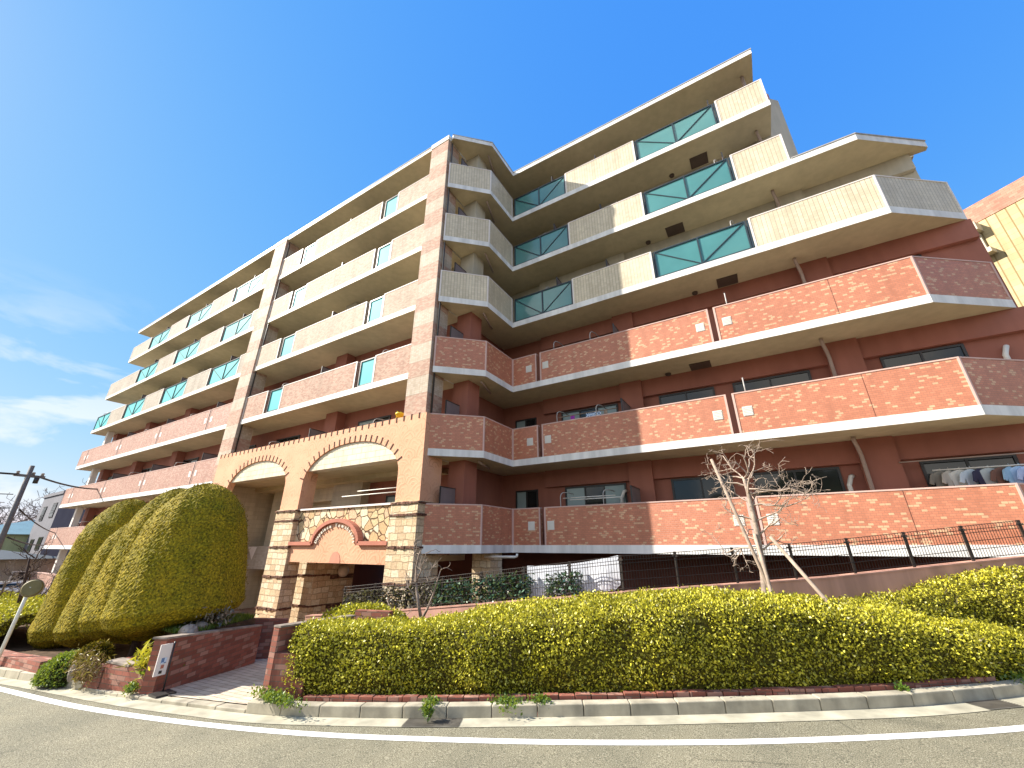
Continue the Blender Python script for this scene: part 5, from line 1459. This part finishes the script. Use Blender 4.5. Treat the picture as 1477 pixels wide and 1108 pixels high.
for a, b, lab in (((-.72, 9.0, 1.62), (-.12, 8.82, -.95), 'long wooden stake leaning left across the bare tree'), ((.0, 9.0, .15), (.68, 8.75, -1.0), 'wooden stake leaning right of the bare tree, its foot in the hedge'), ((-.24, 8.93, .2), (-.13, 8.75, -1.2), 'nearly upright wooden stake in front of the bare tree trunk')):
    d = (Vector(b) - Vector(a)).normalized(); e = Vector(b) + d * (abs(b[2] + 1.8) / abs(d.z))
    mb = MB(); mb.tube([a, tuple(e)], [.028, .034], 10); tag(mb.build('tree_stake', M['timber']), lab, 'stake', 'stakes supporting the bare tree')
sh = thing('bare_shrub', (-6.6, 7.3, -2.4), 'leafless many-stemmed shrub in front of the pinkish wall, left of the hedge', 'shrub')
mb = MB(); rn = random.Random(5)
mb.tube([(-6.6, 7.3, -2.4), (-6.68, 7.3, -1.7), (-6.66, 7.3, -1.4)], [.06, .052, .045], 8); mb.build('trunk', M['bark'], sh)
mb = MB()
for pts, r_ in (([(-6.66, 7.3, -1.4), (-6.76, 7.28, -1.1), (-6.88, 7.3, -.75), (-6.9, 7.3, -.45), (-6.86, 7.3, -.2), (-6.8, 7.3, -.08)], .036), ([(-6.67, 7.3, -1.5), (-6.5, 7.3, -1.25), (-6.35, 7.3, -.95), (-6.25, 7.28, -.7), (-6.2, 7.3, -.5)], .03),
                ([(-6.72, 7.3, -1.75), (-7.1, 7.2, -1.45), (-7.45, 7.2, -1.3), (-7.62, 7.2, -1.12)], .026), ([(-6.76, 7.28, -1.1), (-7.0, 7.2, -.85), (-7.15, 7.2, -.6)], .02), ([(-6.88, 7.3, -.75), (-6.7, 7.25, -.5), (-6.55, 7.2, -.15)], .018), ([(-6.88, 7.3, -.45), (-7.0, 7.3, -.2), (-7.02, 7.3, -.02)], .016), ([(-6.35, 7.3, -.95), (-6.45, 7.2, -.7), (-6.4, 7.2, -.5)], .016)):
    mb.tube(pts, [r_ * (1 - .7 * i / (len(pts) - 1)) for i in range(len(pts))], 6)
    for k in range(5):
        i = rn.randint(1, len(pts) - 1); branchy(mb, pts[i], (rn.uniform(-1, 1), rn.uniform(-.4, .4), rn.uniform(.1, 1)), .22, .009, 1, rn, .3, (1, 2), .7, .05, .7, 4, .005)
mb.build('crown', M['bark'], sh)

# ------------------------------------------------------------------ sign board, mirror pole, utility pole
sg = thing('sign_board', (-9.18, 4.12, -2.2), 'narrow white sign board on a thin post leaning against the dark brick wall', 'sign')
mb = MB(); mb.tube([(-9.10, 3.90, gz(-9.1, .06)), (-9.135, 3.90, -1.53)], .013, 6); mb.build('post', M['dark_metal'], sg)
mb = MB(); mb.obox((-9.105, 3.70), (-9.135, 3.88), .018, -2.0, -1.55, 0, 1); pn = mb.build('board', M['white_trim'], sg)
for a_, b_, z0_, z1_, m_, nm in ((.3, .75, -1.83, -1.75, 'check_cloth', 'blue_mark'), (.4, .65, -1.90, -1.85, 'terracotta_trim', 'red_mark'), (.35, .6, -1.97, -1.93, 'dark_metal', 'dark_mark')):
    p_, q_ = Vector((-9.101, 3.702)), Vector((-9.131, 3.882)); mb = MB(); mb.obox(p_.lerp(q_, a_), p_.lerp(q_, b_), .004, z0_, z1_, 0, -1); sub(mb.build(nm, M[m_]), pn)
mb = MB(); mb.box(-9.14, -8.86, 3.72, 4.0, gz(-9.1, .05), gz(-9.1, .085)); mb.build('base', M['dark_metal'], sg)
M['mirror_back'] = paint('mirror_back', (.20, .17, .08), .1, .6, 6, .1, .3)
mr = thing('traffic_mirror', (-14.9, 3.02, gz(-14.9)), 'round traffic mirror seen from its back, on a pale leaning pole at the far left', 'traffic mirror')
mb = MB(); mb.tube([(-14.75, 3.0, gz(-14.75, 0)), (-14.50, 3.02, -.86)], .035, 10); mb.build('pole', M['white_plastic'], mr)
mb = MB(); mb.tube([(-14.50, 3.05, -.89), (-14.46, 3.035, -.885)], [.175, .15], 24); hd = mb.build('mirror', M['mirror_back'], mr)
hd.rotation_euler = (0, 0, 0)
mb = MB(); mb.tube([(-14.525, 3.06, -.893), (-14.50, 3.05, -.89)], [.185, .185], 24); sub(mb.build('rim', M['timber']), hd)
up_ = thing('utility_pole', (-29.6, 4.7, -3.2), 'grey concrete utility pole with a short crossarm carrying the cables', 'utility pole')
mb = MB(); mb.tube([(-29.6, 4.7, -3.4), (-29.63, 4.6, 3.55)], [.12, .085], 12); mb.build('pole', M['concrete_pole'], up_)
mb = MB(); mb.box(-29.75, -29.55, 4.15, 5.15, 3.02, 3.12); mb.build('crossarm', M['concrete_pole'], up_)
for y_ in (4.25, 4.75, 5.05):
    mb = MB(); mb.lathe((-29.65, y_, 3.12), [(.05, 0), (.07, .03), (.04, .06), (.07, .09), (.04, .14)], 10); mb.build('insulator', M['stone_grey'], up_)
mb = MB(); mb.tube([(-29.55, 4.9, 2.75), (-29.55, 4.9, 3.0)], .09, 10); mb.build('junction_box', M['dark_metal'], up_)
def wire(a, b, sag, r_, label):
    a, b = Vector(a), Vector(b); pts = [a.lerp(b, k / 16) - Vector((0, 0, sag * 4 * (k / 16) * (1 - k / 16))) for k in range(17)]
    mb = MB(); mb.tube(pts, r_, 5); tag(mb.build('cable', M['wire']), label, 'cable', 'overhead cables at the far left')
wire((-29.6, 5.0, 3.05), (-46, 12.5, 4.6), .35, .045, 'thick overhead cable from the pole head to the apartment block')
wire((-29.6, 4.3, 3.1), (-26, -12, 3.3), .3, .045, 'thick overhead cable leaving the pole head to the left')
wire((-29.6, 4.4, 2.2), (-27, -12, 2.0), .2, .02, 'thin overhead cable below the pole head, going left')
wire((-29.6, 4.5, 1.6), (-27, -12, 1.5), .2, .02, 'second thin overhead cable, going left lower on the pole')
wire((-29.6, 4.8, 1.55), (-60, 14, 1.2), .5, .03, 'overhead cable from the pole towards the grey house')
wire((-29.6, 4.8, .35), (-60, 13, .3), .3, .035, 'lowest overhead cable passing in front of the green house')
wire((-29.6, 4.4, 1.0), (-28, -12, 1.15), .15, .03, 'overhead cable at mid pole going left')

# ------------------------------------------------------------------ houses and hill beyond
M['house_green'] = paint('house_green', (.42, .47, .26), .06, .8, .4, .06)
M['house_grey'] = paint('house_grey', (.16, .16, .185), .05, .8, .4, .06)
M['house_tan'] = paint('house_tan', (.36, .30, .23), .07, .8, .4, .08)
M['blue_roof'] = paint('blue_roof', (.10, .22, .28), .06, .7, .8, .05)
M['slate_roof'] = paint('slate_roof', (.05, .065, .08), .06, .7, .8, .05)
def house(loc, w, d, h, rot, wall, roof, label, wins, hip=1.2, flat=False, ov=.5):
    H = thing('house', loc, label, 'house', 'houses at the far left'); H.rotation_euler = (0, 0, rot)
    def fix(o): o.matrix_parent_inverse = Matrix.Identity(4); o.parent = H; return o
    mb = MB(); mb.box(-w / 2, w / 2, -d / 2, d / 2, 0, h); fix(mb.build('wall', wall))
    mb = MB()
    if flat:
        mb.box(-w / 2 - .1, w / 2 + .1, -d / 2 - .1, d / 2 + .1, h + .002, h + .3)
    else:
        a, b = w / 2 + ov, d / 2 + ov; r_ = max(0, a - b)
        e = [(-a, -b, h), (a, -b, h), (a, b, h), (-a, b, h)]; t1, t2 = (-r_, 0, h + hip), (r_, 0, h + hip)
        mb.face([e[0], e[1], t2, t1]); mb.face([e[2], e[3], t1, t2]); mb.face([e[1], e[2], t2]); mb.face([e[3], e[0], t1]); mb.face(e[::-1])
    fix(mb.build('roof', roof))
    for side, u_, z, ww, hh in wins:
        mb = MB(); mp_ = MB()
        if side == 'r': mb.box(w / 2, w / 2 + .06, u_ - ww / 2, u_ + ww / 2, z, z + hh); mp_.box(w / 2 + .061, w / 2 + .065, u_ - ww / 2 + .08, u_ + ww / 2 - .08, z + .08, z + hh - .08)
        else: mb.box(u_ - ww / 2, u_ + ww / 2, -d / 2 - .06, -d / 2, z, z + hh); mp_.box(u_ - ww / 2 + .08, u_ + ww / 2 - .08, -d / 2 - .065, -d / 2 - .061, z + .08, z + hh - .08)
        f_ = fix(mb.build('window', M['white_trim'] if side == 'r' else M['dark_metal'])); sub(mp_.build('pane', M['window_glass']), f_)
    return H
house((-72, 13, -3.6), 9, 11, 4.7, R(-4), M['house_green'], M['blue_roof'], 'pale green house with a blue-grey hipped roof, behind the utility pole', [('r', -2.5, 2.6, 1.3, 1.5), ('r', 2.5, 2.6, 1.2, 1.6), ('r', 0, .5, 1.5, 1.2)], 1.6)
house((-50, 7.5, -4.0), 6, 6, 3.1, R(3), M['house_tan'], M['slate_roof'], 'tan house with a dark slate roof, low behind the bare tree at the far left', [('r', -1.2, 1.0, 1.4, 1.3), ('r', 1.4, 1.2, 1.0, 1.1)], .7)
house((-63, 20.2, -4.0), 8, 16, 8.8, R(-2), M['house_grey'], M['house_grey'], 'grey rendered building with small dark windows, just behind the left end of the apartment block', [('f', 2.3, 6.6, 1.5, 1.4), ('f', 2.0, 3.6, 1.6, 1.2), ('f', -1.5, 6.4, 1.4, 1.4), ('f', -1.2, 3.4, 1.4, 1.2), ('r', -6.0, 4.0, 1.1, 2.2), ('r', -4.2, 1.2, 1.4, 1.1), ('r', -3.5, 4.4, 1.2, 1.6), ('r', -5.8, 1.2, 1.2, 1.0)], flat=True)
mb = MB(); XS = np.linspace(-240, -82, 14); YS = np.linspace(-60, 160, 30)
HZ = lambda x, y: -6 + 9.5 * math.exp(-((x + 150) / 45) ** 2) * (.75 + .25 * math.sin(y * .06) + .1 * math.sin(y * .19 + x * .1))
for i in range(len(XS) - 1):
    for j in range(len(YS) - 1):
        mb.face([(x, y, HZ(x, y)) for x, y in ((XS[i], YS[j]), (XS[i + 1], YS[j]), (XS[i + 1], YS[j + 1]), (XS[i], YS[j + 1]))], 0, True)
tag(mb.build('hill', M['twig_mass']), kind='structure')
# wooded hillside across the street (behind the camera): it is what the low windows reflect
mb = MB(); XS = np.linspace(-60, 110, 40); YS = np.linspace(-110, -34, 12)
for i in range(len(XS) - 1):
    for j in range(len(YS) - 1):
        mb.face([(x, y, -2.2 + min(1, (-34 - y) / 34) * (13 + 3 * math.sin(x * .13) + 2 * math.sin(x * .41 + y * .2)) * (1 if x > -30 else max(.1, (x + 60) / 30))) for x, y in ((XS[i], YS[j + 1]), (XS[i + 1], YS[j + 1]), (XS[i + 1], YS[j]), (XS[i], YS[j]))][::-1], 0, True)
t = NT('woodland'); n_ = t.noise(t.obj(), .35, 6, .7)
M['woodland'] = t.pbr(t.ramp(n_, [(.35, (.012, .018, .006)), (.55, (.06, .07, .02)), (.72, (.16, .14, .07))]), .95)
tag(mb.build('hill', M['woodland']), kind='structure')
rn = random.Random(3)
def far_tree(x, y, z, h, label, mat='twig_mass', depth=4, group='bare trees beyond the houses'):
    T = thing('bare_tree', (x, y, z), label, 'tree', group)
    mb = MB(); mb.tube([(x, y, z), (x + .1, y, z + h * .3)], [h * .03, h * .022], 7); mb.build('trunk', M[mat], T)
    mb = MB()
    for k in range(7): branchy(mb, (x + .1, y, z + h * (.2 + .1 * (k % 2))), (math.cos(k * .9 + x), math.sin(k * .9 + x), 1.0), h * .36, h * .014, depth, rn, .22, (2, 3), .7, .06, .65, 5, h * .0022)
    mb.build('crown', M[mat], T)
for x, y, z, h, lab in ((-88, 10, -3.2, 9, 'bare tree on the skyline at the left edge of the photo'), (-92, 14, -2.6, 10.5, 'bare tree behind the blue-grey roof'), (-90, 18, -2.5, 10, 'bare tree between the utility pole and the grey building'), (-94, 22, -2.2, 12, 'tall bare tree rising above the grey building'), (-98, 7, -2.4, 10, 'bare tree further left behind the pole')):
    far_tree(x, y, z, h, lab)
far_tree(-26, 4.6, -2.8, 2.6, 'thicket of bare twigs in front of the tan house', 'twig_mass', 3, 'bare shrubs at the far left')
far_tree(-27.5, 6.0, -2.9, 2.4, 'second thicket of bare twigs right of the first', 'twig_mass', 3, 'bare shrubs at the far left')
yt = thing('bare_tree', (-21.6, 4.42, -2.4), 'young dark bare tree in front of the far end of the apartment block', 'tree')
mb = MB(); mb.tube([(-21.6, 4.42, -2.5), (-21.62, 4.35, -1.4), (-21.6, 4.2, -.4)], [.06, .05, .025], 8); mb.build('trunk', M['dark_bark'], yt)
mb = MB()
for k in range(9): branchy(mb, (-21.61, 4.32, -1.2 + .1 * k), (math.cos(k * 2.1), math.sin(k * 2.1), .6), .5, .02, 2, rn, .25, (2, 3), .65, .1, .6, 4, .006)
mb.build('crown', M['dark_bark'], yt)
section_hedge('hedge', [(-46, 6.2, -3.0), (-41, 6.3, -2.95), (-37, 6.4, -2.9), (-33, 6.5, -2.9)], [-2.95] * 4, [1.0] * 4, (0, 1), 4000, M['azalea'], 'low dark hedge far down the street at the left edge', L=.12, W=.08, base=.1)
# pale wall and box by the terrace
mb = MB(); mb.box(-29.4, -28.2, 6.6, 7.6, -4.0, -2.35); mb.box(-29.5, -28.1, 6.5, 7.7, -2.35, -2.25); tag(mb.build('meter_cupboard', M['house_tan']), 'small brown cupboard with a pale lid against the terrace wall at the far left', 'cupboard')
car = thing('parked_car', (-39.6, 7.4, -3.45), 'white car parked far down the street at the left edge of the photo', 'car'); car.rotation_euler = (0, 0, R(80))
def cfix(o, par=None):
    o.parent = par or car; o.matrix_parent_inverse = Matrix.Identity(4); return o
mb = MB(); prof = [(-2.1, .25), (-2.15, .75), (-1.95, .95), (-1.2, 1.0), (-.6, 1.45), (.9, 1.45), (1.5, 1.0), (2.0, .85), (2.1, .5), (2.05, .25)]
for s_ in (-1, 1):
    q = [(x, s_ * (.82 if z < 1.05 else .66), z) for x, z in prof]; mb.face(q if s_ < 0 else q[::-1])
for (xa, za), (xb, zb) in zip(prof, prof[1:] + prof[:1]):
    wa, wb = (.82 if za < 1.05 else .66), (.82 if zb < 1.05 else .66)
    mb.face([(xa, -wa, za), (xa, wa, za), (xb, wb, zb), (xb, -wb, zb)])
bd = cfix(mb.build('body', M['car_white']))
for s_ in (-1, 1):
    mb = MB(); q = [(-1.0, s_ * .80, 1.03), (-.55, s_ * .70, 1.38), (.85, s_ * .70, 1.38), (1.3, s_ * .80, 1.03)]; mb.face(q if s_ < 0 else q[::-1]); cfix(mb.build('window', M['window_glass']))
for xw in (-1.3, 1.3):
    for s_ in (-1, 1):
        mb = MB(); mb.tube([(xw, s_ * .72, .31), (xw, s_ * .86, .31)], .31, 16); wh = cfix(mb.build('wheel', M['wire']))
        mb = MB(); mb.tube([(xw, s_ * .80, .31), (xw, s_ * .87, .31)], .19, 14); cfix(mb.build('rim', M['grey_metal']), wh)

# ------------------------------------------------------------------ neighbouring block behind the right wing
M['tan_trim'] = paint('tan_trim', (.50, .44, .33), .05, .6, 1, .05)
nb = thing('apartment_building', (15, 23, -2), 'cream ribbed neighbouring block with a red tiled parapet at the right edge', 'apartment building'); 
A_, D_ = Vector((13.0, 24.2)), Vector((.766, -.642))
def NP(s_, o=0.0): 
    n_ = Vector((-.642, -.766)); return A_ + D_ * s_ + n_ * o
def nbox(s0, s1, o0, o1, z0, z1, m_, name, par=None):
    mb = MB(); a, b, c, d = NP(s0, o1), NP(s1, o1), NP(s1, o0), NP(s0, o0)
    mb.prism([tuple(a), tuple(b), tuple(c), tuple(d)], z0, z1); o = mb.build(name, m_, nb); return o
M['ribbed_tile'] = tiles('ribbed_tile', (.46, .375, .215), (.49, .40, .235), .5, (.24, .18, .09), .34, .30, .05, offset=0.0, var=.04, hms=.01, rough=.9, spec=.06)
M['rose_tile'] = tiles('rose_tile', (.44, .22, .165), (.48, .27, .20), .3, (.25, .14, .1), .30, .12, .01, var=.1, rough=.9, spec=.06)
nbox(-6, 9, -9, 0, -3, 14.9, M['ribbed_tile'], 'wall')
nbox(-6.02, 9.02, -9.02, .03, 14.9, 15.9, M['rose_tile'], 'roof_parapet')
nbox(-6, -1.45, .001, .55, 14.3, 14.75, M['tan_trim'], 'canopy')
nbox(-6, -1.6, .002, .14, 13.25, 14.25, M['beige_wall'], 'recess_panel')
nbox(-6, -1.4, .001, .5, 12.95, 13.2, M['tan_trim'], 'canopy')
nbox(-6, 9, .001, .04, 9.62, 9.74, M['white_trim'], 'floor_band')
nbox(-6, 9, .001, .02, 6.4, 6.65, M['hatch'], 'joint_band')
nbox(-6, 9, .002, .03, -3, 4.2, M['red_tile'], 'lower_wall')
